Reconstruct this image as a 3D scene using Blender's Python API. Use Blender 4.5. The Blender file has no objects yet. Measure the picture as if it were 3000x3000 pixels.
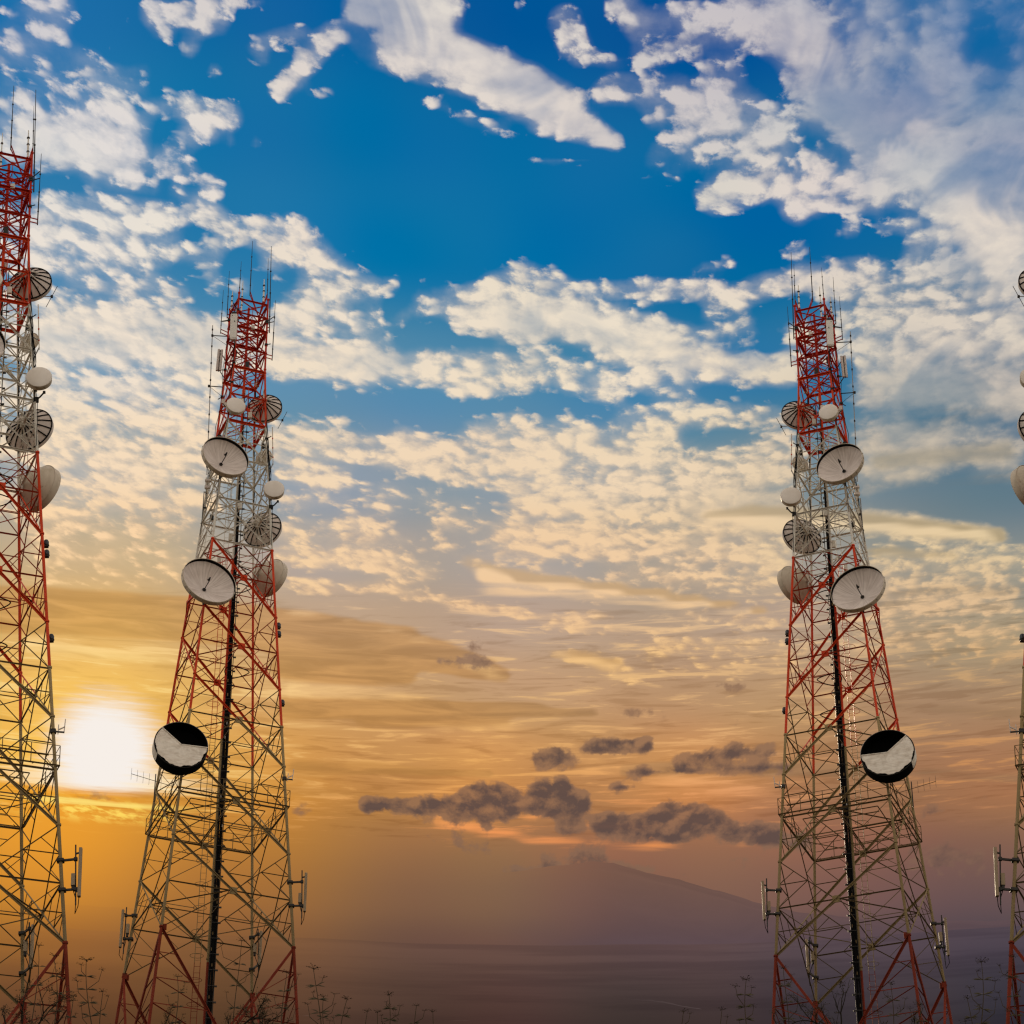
import bpy, math, random
import numpy as np
from mathutils import Vector, Matrix
R = math.radians
scene = bpy.context.scene
C = scene.collection

# ------------------------------------------------------------------ camera
FPX, PITCH = 8160.0, R(32.336)            # focal length in units of a 3000 unit wide frame, upward tilt
cam_d = bpy.data.cameras.new('camera')
cam_d.sensor_width = 36.0
cam_d.lens = 36.0 * FPX / 3000.0
cam_d.clip_start, cam_d.clip_end = 0.5, 60000.0
cam = bpy.data.objects.new('camera', cam_d)
cam.rotation_euler = (R(90) + PITCH, 0, 0)
C.objects.link(cam)
scene.camera = cam
scene.render.resolution_x = scene.render.resolution_y = 1024
scene.view_settings.view_transform = 'Standard'
scene.view_settings.look = 'None'
scene.view_settings.exposure = 0
scene.cycles.max_bounces = 5
scene.cycles.filter_width = 1.3

def srgb(r, g=None, b=None):
    if g is None: r, g, b = r
    f = lambda c: (c/255.0)/12.92 if c/255.0 <= 0.04045 else ((c/255.0+0.055)/1.055)**2.4
    return (f(r), f(g), f(b))

# ------------------------------------------------------------------ sky: hand drawn weather chart
AZ0, AZ1, EL0, EL1, N = R(-17), R(17), R(19.5), R(45), 168
def chart_xy():
    """chart cell -> where that direction of the sky falls on a 1932 unit wide sheet"""
    az = np.linspace(AZ0, AZ1, N)[None, :]; el = np.linspace(EL0, EL1, N)[:, None]
    x = np.sin(az)*np.cos(el); y = np.cos(az)*np.cos(el); z = np.sin(el) + 0*az
    c, s = math.cos(PITCH), math.sin(PITCH)
    d = y*c + z*s; u = -y*s + z*c
    F = FPX*1932/3000
    return 966 + F*x/d, 966 - F*u/d
GX, GY = chart_xy()

def stroke(x0, y0, x1, y1, r0, r1=None, soft=0.55, aspect=1.0):
    """soft capsule, 1 inside, 0 outside; aspect > 1 flattens it vertically"""
    if r1 is None: r1 = r0
    X, Y = GX, GY*aspect
    y0, y1 = y0*aspect, y1*aspect
    dx, dy = x1-x0, y1-y0
    L = dx*dx + dy*dy
    t = np.clip(((X-x0)*dx + (Y-y0)*dy)/L, 0, 1) if L > 0 else np.zeros_like(X)
    dist = np.hypot(X-x0-t*dx, Y-y0-t*dy)
    r = r0 + (r1-r0)*t
    k = np.clip((r*(1+soft) - dist)/(r*2*soft), 0, 1)
    return k*k*(3-2*k)

def layer(items, base=0.0):
    """each item: strength, x0, y0, x1, y1, r0 [, r1 [, soft [, aspect]]]; negative strength cuts a hole"""
    m = np.full((N, N), base)
    for it in items:
        s = it[0]; k = stroke(*it[1:])
        if s >= 0: m = np.maximum(m, s*k) + 0.25*np.minimum(m, s*k)*(1-np.maximum(m, s*k))
        else: m = m*(1 + s*k)
    return np.clip(m, 0, 1)

def lerp_map(points, p=3.0, eps=42.0, ax=1.0):
    """smooth colour field through points (x, y, (r, g, b) 0-255)"""
    W = np.zeros((N, N)); A = np.zeros((N, N, 3))
    for x, y, c in points:
        w = 1.0/((np.hypot((GX-x)*ax, GY-y)**2 + eps*eps)**(p/2))
        W += w; A += w[..., None]*np.array(c, float)
    A /= W[..., None]
    a = A/255.0
    return np.where(a <= 0.04045, a/12.92, ((a+0.055)/1.055)**2.4)

def polyline(s, pts, r0, r1=None, soft=0.55, aspect=1.0):
    out = []
    n = len(pts)-1
    if r1 is None: r1 = r0
    for i in range(n):
        ra = r0+(r1-r0)*i/n; rb = r0+(r1-r0)*(i+1)/n
        out.append((s, *pts[i], *pts[i+1], ra, rb, soft, aspect))
    return out

# white cloud cover
PUFF = []
def P(s, x, y, r, soft=0.6, aspect=1.0): PUFF.append((s, x, y, x, y, r, r, soft, aspect))
def S(s, *pts, r=30, r1=None, soft=0.6, aspect=1.0): PUFF.extend(polyline(s, pts, r, r1, soft, aspect))
# upper left
P(.72,97,32,50); P(.62,20,95,45); P(.6,57,88,40); P(.45,117,87,28); P(.6,160,128,50); P(.55,83,130,38); P(.4,25,40,40)
P(.62,210,160,48); P(.58,258,150,34); P(.5,133,170,40); P(.4,20,170,45); P(.45,60,190,40)
S(.95,(60,262),(150,265),(235,310),r=58,r1=50); S(.9,(170,225),(235,250),r=42); P(.7,20,250,45); P(.6,250,335,34); P(.5,175,350,16); P(.42,212,357,12)
S(.6,(288,205),(330,190),r=20); S(.75,(350,205),(430,222),r=28); P(.85,385,235,38); P(.62,355,265,28); P(.7,312,305,30); P(.72,358,323,20)
P(.62,437,267,16); P(.62,482,270,16); P(.72,397,355,26); P(.66,337,357,17); P(.62,293,352,12); S(.5,(90,368),(125,368),r=9)
S(.72,(290,25),(350,25),(410,40),r=27); S(.7,(290,45),(315,66),r=15); P(.66,388,52,24); P(.74,358,93,20); P(.68,403,132,16); S(.6,(390,0),(490,4),r=13); P(.45,238,35,9)
S(.6,(488,82),(560,58),r=22); S(.78,(628,62),(585,110),(528,172),r=26,r1=20); P(.55,493,115,15); S(.35,(580,170),(620,180),r=9)
# second tier on the left
S(.78,(75,405),(180,400),(300,410),r=34); S(.8,(80,450),(200,455),(300,470),r=42); S(.72,(90,495),(260,495),r=25); P(.6,345,412,20); P(.5,310,395,16)
S(.72,(372,388),(400,410),(445,445),r=24); P(.66,420,465,22); S(.62,(340,480),(400,490),r=22)
S(.78,(480,440),(560,455),(640,530),r=30,r1=42); P(.72,520,480,38); P(.72,600,545,42); P(.55,690,550,30); S(.45,(540,410),(570,415),r=9)
S(.6,(130,535),(270,540),r=22); P(.62,330,560,32); P(.62,160,575,22); P(.5,405,530,20); P(.55,290,535,26); P(.5,460,540,22)
S(.8,(90,610),(250,600),(420,640),r=36); S(.85,(80,655),(250,660),(430,690),r=40); S(.8,(400,640),(540,610),(640,590),r=34); P(.6,560,580,36)
S(.85,(500,650),(700,690),r=40); S(.5,(640,600),(720,640),r=26); S(.8,(90,735),(260,735),(420,730),r=28)
S(.7,(90,790),(230,800),(400,790),r=42); S(.74,(90,850),(250,860),(400,870),r=42); S(.75,(100,915),(260,925),(390,940),r=36); S(.55,(190,1000),(360,1010),r=28); S(.45,(90,960),(340,975),r=26)
# long smooth band in the middle of the top
S(1.0,(690,10),(820,10),r=44,r1=52,soft=.5); S(1.0,(760,85),(900,130),(1050,205),r=56,r1=52,soft=.42); S(.95,(1040,215),(1160,268),r=44,r1=20,soft=.4)
S(.42,(660,60),(720,110),r=26); S(.5,(800,190),(840,205),r=14); S(.42,(868,215),(960,250),r=12); S(.4,(1010,300),(1115,305),r=9); P(.35,690,270,9)
# upper right
S(.62,(1060,35),(1095,100),r=32); S(.6,(1060,95),(1160,115),r=13); P(.55,980,12,14); P(.35,1005,45,10)
S(.62,(1180,15),(1215,50),r=32); S(.55,(1210,60),(1290,20),r=30); S(.5,(1215,105),(1290,95),r=26); S(.66,(1150,170),(1280,175),r=34); P(.6,1240,215,32); S(.4,(1220,300),(1290,330),r=26); S(.5,(1240,280),(1300,250),r=20)
S(.72,(1310,60),(1400,40),(1460,70),r=44); S(.9,(1490,10),(1530,90),(1560,160),r=64,r1=70); P(.75,1365,140,46); S(.85,(1330,210),(1400,230),(1450,260),r=60); S(.6,(1300,280),(1340,300),r=30)
S(.85,(1345,372),(1410,352),(1480,340),r=36); P(.65,1395,310,38); S(.82,(1500,385),(1570,350),(1640,375),r=34); P(.7,1545,320,42)
S(1.0,(1570,190),(1680,250),(1790,330),r=66,r1=74); S(1.0,(1780,330),(1850,400),(1900,490),r=70,r1=60); S(.8,(1640,330),(1720,360),r=48)
S(.72,(1640,110),(1760,130),(1900,180),r=70); S(.85,(1740,200),(1920,230),r=80); S(.9,(1880,300),(1932,400),r=80); S(.64,(1600,30),(1800,30),(1932,20),r=70); S(.6,(1700,110),(1932,120),r=60); P(-.55,1858,72,44,.9); P(-.2,1700,75,40,.9)
S(.66,(1665,428),(1730,420),r=18); P(.66,1608,434,20); S(.72,(1735,460),(1770,450),r=30); S(.7,(1730,520),(1860,500),r=36); P(.6,1498,480,20); P(.45,1516,460,13); S(.4,(1565,495),(1620,485),r=10); P(.4,1680,490,11); P(.4,1710,460,10)
S(.78,(1390,560),(1440,540),(1530,520),r=26); S(.76,(1560,545),(1640,520),(1670,560),r=34); P(.72,1346,580,26); S(.62,(1270,555),(1360,535),r=14); S(.4,(1300,510),(1380,495),r=10)
S(.75,(1600,600),(1760,580),(1932,560),r=48); S(.7,(1520,640),(1700,660),r=40); S(.85,(1750,630),(1932,640),r=50); P(.6,1400,620,34); S(.5,(1280,620),(1360,640),r=24)
# middle bank
S(.72,(930,540),(990,515),(1060,545),r=26); S(.62,(800,575),(930,560),r=30); S(.95,(960,580),(1100,605),(1260,650),r=44); S(.7,(1050,555),(1200,545),(1350,550),r=22)
S(.95,(880,590),(1000,620),r=36); S(.9,(1150,650),(1330,690),(1480,700),r=38,r1=30); P(.5,737,535,20); P(.6,704,590,22); P(.62,760,605,18); S(.6,(640,560),(700,545),r=26); P(.4,795,530,12)
S(.8,(530,690),(650,680),(790,700),r=32); S(.8,(760,700),(900,690),(960,700),r=34); S(.66,(860,735),(1000,730),r=17); S(.7,(1010,690),(1150,730),r=34); S(.6,(1190,710),(1290,740),r=26); P(.55,1250,755,22)
S(.5,(930,800),(985,780),r=13); P(.55,1012,790,14); P(.52,1068,785,18); S(.4,(590,790),(640,800),r=14); P(.35,630,752,12)
S(.72,(520,830),(650,845),(760,850),r=32); S(.72,(540,880),(640,905),r=30); S(.78,(760,850),(900,880),(1020,900),r=42); S(.78,(900,830),(1100,840),(1250,830),r=40); S(.75,(1050,890),(1250,900),(1480,880),r=52); S(.62,(1180,790),(1320,780),r=26)
S(.62,(1300,780),(1470,790),r=26); S(.8,(1000,950),(1200,940),(1470,960),r=46); S(.6,(530,935),(600,950),r=20); S(.42,(640,985),(760,965),r=18); S(.52,(850,990),(940,1000),r=22)
S(.62,(540,1000),(700,1010),r=30); S(.7,(530,1050),(660,1050),(800,1080),r=34,aspect=1.4); S(.72,(960,1010),(1150,1020),(1480,1040),r=42); S(.6,(900,1055),(1010,1045),r=22); S(.66,(1180,1085),(1470,1100),r=24,aspect=1.4)
S(.6,(540,1100),(700,1115),r=18,aspect=1.5); S(.78,(720,1105),(850,1140),(1000,1160),(1150,1165),r=17,r1=12,aspect=1.4); S(.62,(1030,1180),(1180,1190),(1280,1185),r=14,aspect=1.5); S(.58,(1290,1160),(1470,1175),r=16,aspect=1.5)
S(.7,(1050,1235),(1120,1245),(1170,1258),r=13,r1=16,aspect=1.3); S(.62,(1140,1280),(1260,1270),r=15,aspect=1.4); S(.62,(1230,1225),(1350,1215),(1480,1225),r=22,aspect=1.4); S(.5,(1280,1255),(1480,1250),r=12,aspect=1.5); S(.4,(1360,1310),(1440,1315),r=8,aspect=1.5)
# right edge
S(.85,(1660,720),(1932,740),r=60,soft=.8); S(.75,(1650,830),(1900,850),r=50,soft=.9); S(.7,(1640,900),(1760,880),r=36,soft=.8); S(.95,(1640,985),(1760,1000),(1890,1010),r=30,r1=16); S(.9,(1320,965),(1480,985),r=30,soft=.6)
S(.72,(1660,1080),(1800,1060),(1932,1070),r=40); S(.72,(1680,1140),(1900,1130),r=34); S(.62,(1650,1200),(1850,1190),r=26,aspect=1.4); S(.45,(1650,1250),(1760,1240),r=14,aspect=1.5); S(.35,(1740,1310),(1800,1315),r=8); S(.35,(1700,1370),(1830,1360),r=10,aspect=1.5)
S(.75,(0,410),(80,430),r=40); S(.75,(0,480),(90,490),r=36); S(.6,(0,560),(90,570),r=28); S(.8,(0,640),(90,640),r=44); S(.75,(0,735),(90,740),r=34); S(.72,(0,830),(100,840),r=50); S(.7,(0,930),(100,930),r=36); S(.8,(40,965),(150,975),r=24); S(.6,(60,1020),(140,1010),r=16)
COVER = layer(PUFF)
COVER = np.clip(COVER + .05*np.clip(layer(polyline(1, [(0,640),(300,650),(620,640)], 130, None, .5) + polyline(1, [(0,850),(420,860),(560,840)], 110, None, .6) + polyline(1, [(560,850),(900,860),(1500,870)], 90, None, .7)
  + polyline(1, [(900,990),(1500,1010)], 80, None, .7) + polyline(.9, [(500,1050),(720,1080)], 50, None, .8) + polyline(.8, [(1620,720),(1932,700)], 120, None, .7)), 0, 1), 0, 1)
COVER = np.maximum(COVER, layer(polyline(.46, [(560,930),(760,940),(900,960)], 30, None, .9) + polyline(.46, [(540,1010),(900,1035)], 40, None, .9) + polyline(.5, [(1000,1095),(1480,1110)], 34, None, .9) + polyline(.44, [(1250,1230),(1500,1240)], 40, None, .9)
  + polyline(.5, [(90,1040),(340,1060)], 40, None, .9) + polyline(.42, [(60,1095),(300,1100)], 16, None, .9) + polyline(.5, [(1640,1180),(1900,1200)], 60, None, .9)))
BAR = layer(polyline(1, [(912,1082),(1050,1099),(1250,1122),(1440,1152)], 17, 5, .6) + polyline(.9, [(1330,972),(1420,974)], 8, 20, .9) + polyline(.95, [(1420,974),(1520,978),(1650,985),(1780,1000),(1890,1010)], 22, 12, .8) + polyline(.6, [(1640,1040),(1800,1050)], 12, None, .7) + polyline(.6, [(1660,870),(1900,850)], 22, None, .8)
  + polyline(.75, [(1048,1232),(1120,1246),(1168,1258)], 11, 15, .5) + polyline(.5, [(880,1060),(920,1070)], 16, None, .7))
BARHI = layer(polyline(1, [(905,1086),(950,1098)], 16, None, .6) + polyline(1, [(940,1104),(1080,1113),(1250,1136),(1420,1156)], 11, 5, .6) + polyline(1, [(1340,985),(1500,990),(1700,1000),(1870,1012)], 13, 8, .7) + polyline(.7, [(1660,1052),(1800,1058)], 6, None, .8) + polyline(.8, [(1048,1236),(1165,1260)], 9, None, .7))
# where the deck is smooth instead of broken
SOFT = layer(polyline(1, [(690,15),(830,60),(1000,170),(1170,270)], 60, 30, .7) + polyline(1, [(1500,60),(1600,210),(1780,330),(1900,500)], 60, 90, .8) + polyline(1, [(1700,60),(1932,120)], 130, None, .7)
  + polyline(1, [(1760,200),(1932,350)], 110, None, .7) + polyline(.8, [(990,600),(1280,655),(1450,690)], 34, None, .8) + polyline(1, [(1700,740),(1932,740)], 90, None, .8) + polyline(1, [(1640,870),(1932,940)], 90, None, .8)
  + polyline(.6, [(60,270),(230,300)], 60, None, .9) + polyline(.7, [(100,620),(400,640)], 36, None, .9) + polyline(.6,[(500,655),(760,690)],30,None,.9) + polyline(.8, [(1320,965),(1640,980)], 40, None, .8))

# broad smooth cloud sheets, darker than the sky behind them
SHEET = layer(
    polyline(1, [(0,1150),(90,1152),(350,1168),(560,1192),(760,1222)], 46, 40, .32) + polyline(1, [(760,1222),(880,1252),(950,1275)], 38, 14, .4) + polyline(.9, [(540,1250),(760,1268)], 36, 30, .5)
  + polyline(1, [(545,1335),(800,1335),(1000,1340),(1130,1347)], 24, 6, .4) + polyline(.8, [(680,1362),(960,1366)], 12, 8, .5)
  + polyline(.9, [(555,1450),(700,1452),(930,1458)], 17, 7, .6) + polyline(.7, [(540,1490),(700,1500)], 14, 8, .7)
  + polyline(.8, [(1180,1455),(1330,1448),(1482,1452),(1700,1458)], 15, None, .6) + polyline(.6, [(1740,1455),(1932,1470)], 13, None, .7)
  + polyline(.6, [(1650,1330),(1932,1350)], 14, None, .9) + polyline(.36, [(1700,800),(1932,770)], 30, None, 1.0) + polyline(.36, [(1660,930),(1932,900)], 26, None, 1.0) + polyline(.5, [(1680,1120),(1932,1110)], 16, None, .9))

# sun lit streaks
GLOW = layer(
    polyline(.9, [(60,1215),(200,1235),(340,1248)], 20, 8, .8, 1.3) + polyline(.5, [(100,1278),(200,1280)], 7, None, .8, 1.4) + polyline(.55, [(540,1290),(700,1305),(900,1312)], 12, 5, .9, 1.4)
  + polyline(.8, [(545,1305),(760,1312),(910,1310)], 9, 6, .8, 1.2) + polyline(.7, [(880,1245),(960,1285)], 14, 10, .8) + polyline(.6, [(540,1150),(700,1180),(830,1212)], 5, None, .9)
  + polyline(.6, [(540,1370),(760,1378),(960,1372),(1150,1360)], 10, 5, .8, 1.4) + polyline(.6, [(540,1410),(760,1425),(940,1412)], 10, 6, .9, 1.6)
  + polyline(.75, [(920,1112),(1100,1122),(1280,1142),(1440,1160)], 12, 5, .8) + polyline(.5, [(560,1475),(800,1478)], 6, None, .9, 1.5)
  + polyline(.95, [(825,1546),(890,1562),(1000,1582)], 15, 10, .8, 1.4) + polyline(.8, [(1000,1582),(1095,1590)], 9, None, .9, 1.4) + polyline(.8, [(1125,1588),(1290,1600)], 9, None, .9, 1.4) + polyline(.8, [(1185,1556),(1235,1566)], 8, None, .8) + polyline(.7, [(1390,1594),(1455,1600)], 6, None, .9) + polyline(.7, [(985,1535),(1015,1548)], 7, None, .8) + polyline(.45, [(960,1400),(1100,1440),(1300,1480),(1480,1500)], 26, None, .9, 1.5) + polyline(.4, [(1720,1410),(1932,1440)], 16, None, .9, 1.6)
  + polyline(.5, [(130,1520),(270,1530)], 8, None, .8, 1.5) + polyline(.5, [(150,1545),(250,1535)], 12, None, .8, 1.3))

# low dark cumulus
def K(s, x, y, r, soft=.45, aspect=1.0): return [(s, x, y, x, y, r, r, soft, aspect)]
DARK = layer(
    polyline(.85, [(690,1522),(770,1520),(860,1525)], 14, 20, .6) + polyline(.95, [(880,1515),(960,1515)], 30, 32, .5) + polyline(.95, [(1020,1510),(1085,1520)], 34, 30, .5)
  + K(.85,1075,1555,24) + K(.8,915,1558,10) + K(.9,905,1497,24) + K(.9,1060,1490,22)
  + polyline(.9, [(1135,1560),(1220,1560),(1300,1560)], 22, 30, .55) + polyline(.9, [(1270,1540),(1350,1550)], 30, 24, .5) + polyline(.85, [(1380,1570),(1460,1578)], 22, None, .55) + polyline(.75, [(1480,1585),(1530,1590)], 16, None, .6)
  + polyline(.85, [(1020,1432),(1075,1428)], 18, None, .6) + polyline(.95, [(1115,1412),(1215,1406)], 14, 15, .5) + polyline(.6, [(1155,1490),(1190,1488)], 8, None, .6)
  + polyline(.8, [(1290,1436),(1380,1420),(1450,1416)], 14, None, .8) + polyline(.72, [(1190,1458),(1330,1450),(1490,1450)], 10, None, .9) + polyline(.55, [(835,1250),(930,1252)], 9, None, .7) + polyline(.5, [(880,1225),(920,1205)], 12, None, .8)
  + polyline(.42, [(1340,1290),(1400,1300)], 9, None, .8) + polyline(.35, [(1180,1345),(1250,1350)], 10, None, .8) + K(.4,1385,1362,12)
  + polyline(.5, [(1050,1640),(1112,1622),(1170,1645)], 34, 22, 1.0) + polyline(.5, [(960,1650),(1060,1652)], 16, None, .9) + polyline(.5, [(1170,1640),(1235,1638)], 9, None, .8) + polyline(.42,[(1270,1655),(1300,1650)],9,None,.8) + polyline(.3, [(800,1560),(920,1600)], 24, None, .9) + polyline(.6, [(1730,1612),(1840,1625)], 26, None, .8) + polyline(.72, [(1738,1538),(1765,1525)], 10, None, .7)
  + polyline(.35, [(1850,1508),(1880,1508)], 7, None, .7) + polyline(.35, [(1390,1630),(1440,1625)], 14, None, .8) + polyline(.3,[(560,1530),(590,1520)],12,None,.8) + polyline(.45,[(80,1500),(280,1498)],7,None,.7,1.3))

# clear sky colours and cloud colours over the chart
SKY = lerp_map([
    (0,0,(30,112,170)),(500,0,(8,98,160)),(950,0,(0,84,150)),(1300,60,(0,78,148)),(1900,60,(20,100,160)),
    (100,200,(28,118,172)),(700,250,(0,106,164)),(1100,400,(0,106,164)),(1500,420,(0,96,158)),(1880,380,(20,105,160)),
    (100,500,(70,132,176)),(400,420,(30,116,170)),(700,450,(8,114,168)),(1000,480,(6,112,166)),(1350,500,(0,102,160)),(1900,600,(60,110,150)),
    (150,720,(105,150,182)),(450,700,(92,144,178)),(800,740,(84,138,176)),(1150,760,(72,132,172)),(1400,700,(30,116,166)),(1800,760,(70,112,140)),(1932,800,(60,105,135)),
    (150,900,(160,168,172)),(600,920,(142,156,172)),(1000,900,(138,154,168)),(1500,870,(120,140,150)),(1900,930,(95,120,135)),
    (150,1050,(200,176,140)),(600,1060,(176,165,158)),(1000,1060,(172,164,158)),(1450,1050,(165,158,148)),(1900,1060,(140,145,140)),
    (150,1150,(224,176,110)),(600,1160,(196,164,136)),(1000,1180,(190,162,142)),(1450,1180,(186,160,138)),(1900,1200,(170,152,122)),
    (150,1300,(246,190,100)),(600,1300,(212,166,112)),(1000,1300,(198,160,122)),(1450,1320,(190,150,112)),(1900,1340,(165,132,100)),
    (100,1420,(252,190,80)),(500,1420,(220,156,80)),(900,1420,(214,154,90)),(1300,1430,(208,148,88)),(1900,1440,(166,120,82)),
    (100,1500,(240,162,44)),(500,1510,(212,142,58)),(900,1500,(220,148,76)),(1300,1510,(216,142,78)),(1900,1510,(178,118,72)),
    (100,1580,(238,158,48)),(450,1590,(192,130,52)),(800,1590,(160,112,72)),(1100,1590,(172,114,78)),(1500,1590,(160,104,78)),(1900,1590,(130,92,80)),
    (100,1635,(226,148,48)),(450,1640,(176,116,52)),(800,1640,(140,101,72)),(1000,1630,(140,100,74)),(1250,1630,(144,102,80)),(1500,1640,(132,94,80)),(1900,1640,(112,86,82)),
    (100,1680,(206,134,50)),(450,1680,(160,106,54)),(800,1680,(126,93,72)),(1000,1680,(120,88,73)),(1200,1680,(134,96,80)),(1380,1690,(128,93,82)),(1550,1680,(120,88,80)),(1900,1690,(98,80,88)),
    (100,1780,(162,105,50)),(450,1780,(128,86,52)),(800,1780,(104,76,66)),(1200,1780,(92,74,78)),(1550,1780,(82,70,84)),(1900,1780,(74,66,84)),
    (100,1860,(116,74,42)),(450,1860,(100,68,44)),(800,1860,(82,60,52)),(1200,1860,(68,54,56)),(1550,1860,(60,52,60)),(1900,1860,(56,50,62)),
    (100,1932,(84,54,34)),(450,1932,(74,48,34)),(800,1932,(60,44,38)),(1200,1932,(50,38,38)),(1550,1932,(46,38,42)),(1900,1932,(44,38,46))], ax=0.45)
LIT_POINTS = ([
    (0,0,(208,206,200)),(900,30,(226,218,200)),(1500,100,(206,200,190)),(1900,40,(112,140,172)),(1900,150,(130,148,170)),(1740,110,(165,172,178)),(1900,250,(158,166,172)),(1700,250,(204,200,190)),
    (200,280,(226,222,208)),(900,300,(232,222,202)),(1500,350,(224,216,198)),(1880,430,(228,218,196)),
    (200,450,(236,228,206)),(700,560,(238,226,198)),(1200,620,(238,226,196)),(1800,620,(222,212,186)),
    (200,680,(244,230,200)),(700,700,(240,224,190)),(1200,700,(242,228,192)),(1800,760,(196,188,166)),
    (200,860,(246,222,180)),(700,880,(242,218,176)),(1200,880,(240,216,174)),(1800,900,(204,190,158)),
    (200,1000,(250,214,160)),(700,1050,(244,208,156)),(1200,1040,(240,208,158)),(1800,1010,(230,208,154)),
    (200,1140,(252,208,140)),(700,1140,(244,202,144)),(1200,1160,(240,200,146)),(1800,1140,(224,190,140)),
    (200,1300,(255,226,150)),(700,1280,(244,196,126)),(1200,1250,(238,194,130)),(1800,1300,(210,168,112)),
    (200,1450,(255,230,150)),(900,1450,(238,180,100)),(1800,1450,(214,150,90)),(200,1600,(250,176,60)),(900,1570,(240,150,84)),(1200,1590,(236,146,84)),(1800,1600,(170,110,84))])
LIT = lerp_map([(x, y, (min(255, c[0]+2), c[1], min(255, c[2]+(9 if y < 1250 else 0)))) for x, y, c in LIT_POINTS], ax=0.5)

# ------------------------------------------------------------------ node helpers
class NT:
    def __init__(s, tree): s.t = tree; s.n = tree.nodes; s.l = tree.links; s.last = None
    def new(s, kind, **kw):
        n = s.n.new(kind)
        for k, v in kw.items(): setattr(n, k, v)
        return n
    def put(s, sock, v):
        if isinstance(v, bpy.types.NodeSocket): s.l.new(v, sock)
        elif v is not None: sock.default_value = v
    def math(s, op, a, b=None, c=None, clamp=False):
        n = s.new('ShaderNodeMath', operation=op, use_clamp=clamp)
        s.put(n.inputs[0], a); s.put(n.inputs[1], b); s.put(n.inputs[2], c)
        return n.outputs[0]
    def vec(s, op, a, b=None, c=None, scale=None):
        n = s.new('ShaderNodeVectorMath', operation=op)
        s.put(n.inputs[0], a); s.put(n.inputs[1], b)
        if c is not None: s.put(n.inputs[2], c)
        if scale is not None: s.put(n.inputs['Scale'], scale)
        return n.outputs['Value' if op in ('DOT_PRODUCT', 'LENGTH', 'DISTANCE') else 'Vector']
    def xyz(s, x, y, z=0.0):
        n = s.new('ShaderNodeCombineXYZ')
        s.put(n.inputs[0], x); s.put(n.inputs[1], y); s.put(n.inputs[2], z)
        return n.outputs[0]
    def sep(s, v):
        n = s.new('ShaderNodeSeparateXYZ'); s.put(n.inputs[0], v)
        return n.outputs
    def range(s, v, a, b, c=0.0, d=1.0, kind='SMOOTHSTEP'):
        n = s.new('ShaderNodeMapRange', interpolation_type=kind, clamp=True)
        for i, x in enumerate((v, a, b, c, d)): s.put(n.inputs[i], x)
        return n.outputs[0]
    def mix(s, f, a, b, blend='MIX'):
        n = s.new('ShaderNodeMix', data_type='RGBA', blend_type=blend)
        s.put(n.inputs[0], f)
        for sock, v in ((n.inputs[6], a), (n.inputs[7], b)):
            s.put(sock, (*v, 1.0) if isinstance(v, tuple) and len(v) == 3 else v)
        return n.outputs[2]
    def noise(s, v, scale, detail=5.0, rough=0.55, dims='2D', dist=0.0, lac=2.0, kind='FBM'):
        n = s.new('ShaderNodeTexNoise', noise_dimensions=dims, noise_type=kind)
        s.put(n.inputs['Vector'], v); n.inputs['Scale'].default_value = scale; n.inputs['Detail'].default_value = detail
        n.inputs['Roughness'].default_value = rough; n.inputs['Distortion'].default_value = dist; n.inputs['Lacunarity'].default_value = lac
        return n.outputs['Fac']
    def curve3(s, v, funcs):
        """three sampled functions of v in 0..1, values in 0..1"""
        n = s.new('ShaderNodeRGBCurve')
        m = n.mapping
        m.use_clip = False
        for ch in range(3):
            c = m.curves[ch]; f = funcs[ch]; k = len(f)
            c.points[0].location = (0.0, float(f[0])); c.points[1].location = (1.0, float(f[-1]))
            for i in range(1, k-1): c.points.new(i/(k-1), float(f[i]))
            for p in c.points: p.handle_type = 'VECTOR'
        m.update()
        s.put(n.inputs['Color'], v)
        return n.outputs['Color']
    def chart(s, A, uv3, vv3, rank):
        """separable expansion of a 2D chart into curves of azimuth and elevation"""
        U, sv, Vt = np.linalg.svd(A - A.mean(), full_matrices=False)
        total = None; const = float(A.mean())
        for k in range(0, rank, 3):
            fu, fv, amp = [], [], []
            for j in range(3):
                a, b = Vt[k+j], U[:, k+j]
                fu.append(a); fv.append(b); amp.append(sv[k+j])
            fu, fv, amp = np.array(fu), np.array(fv), np.array(amp)
            lu, hu = fu.min(1), fu.max(1); lv, hv = fv.min(1), fv.max(1)
            if s.last is not None:           # evaluate one term after the other, so that few values are alive at a time
                link = s.xyz(s.last, s.last, s.last)
                uk = s.vec('MULTIPLY_ADD', link, (1e-8,)*3, uv3); vk = s.vec('MULTIPLY_ADD', link, (1e-8,)*3, vv3)
            else: uk, vk = uv3, vv3
            cu = s.curve3(uk, (fu-lu[:, None])/(hu-lu)[:, None]); cv = s.curve3(vk, (fv-lv[:, None])/(hv-lv)[:, None])
            du = s.vec('MULTIPLY_ADD', cu, tuple((hu-lu)*amp), tuple(lu*amp)); dv = s.vec('MULTIPLY_ADD', cv, tuple(hv-lv), tuple(lv))
            d = s.vec('DOT_PRODUCT', du, dv)
            total = d if total is None else s.math('ADD', total, d)
            s.last = total
        return s.math('ADD', total, const)

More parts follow.
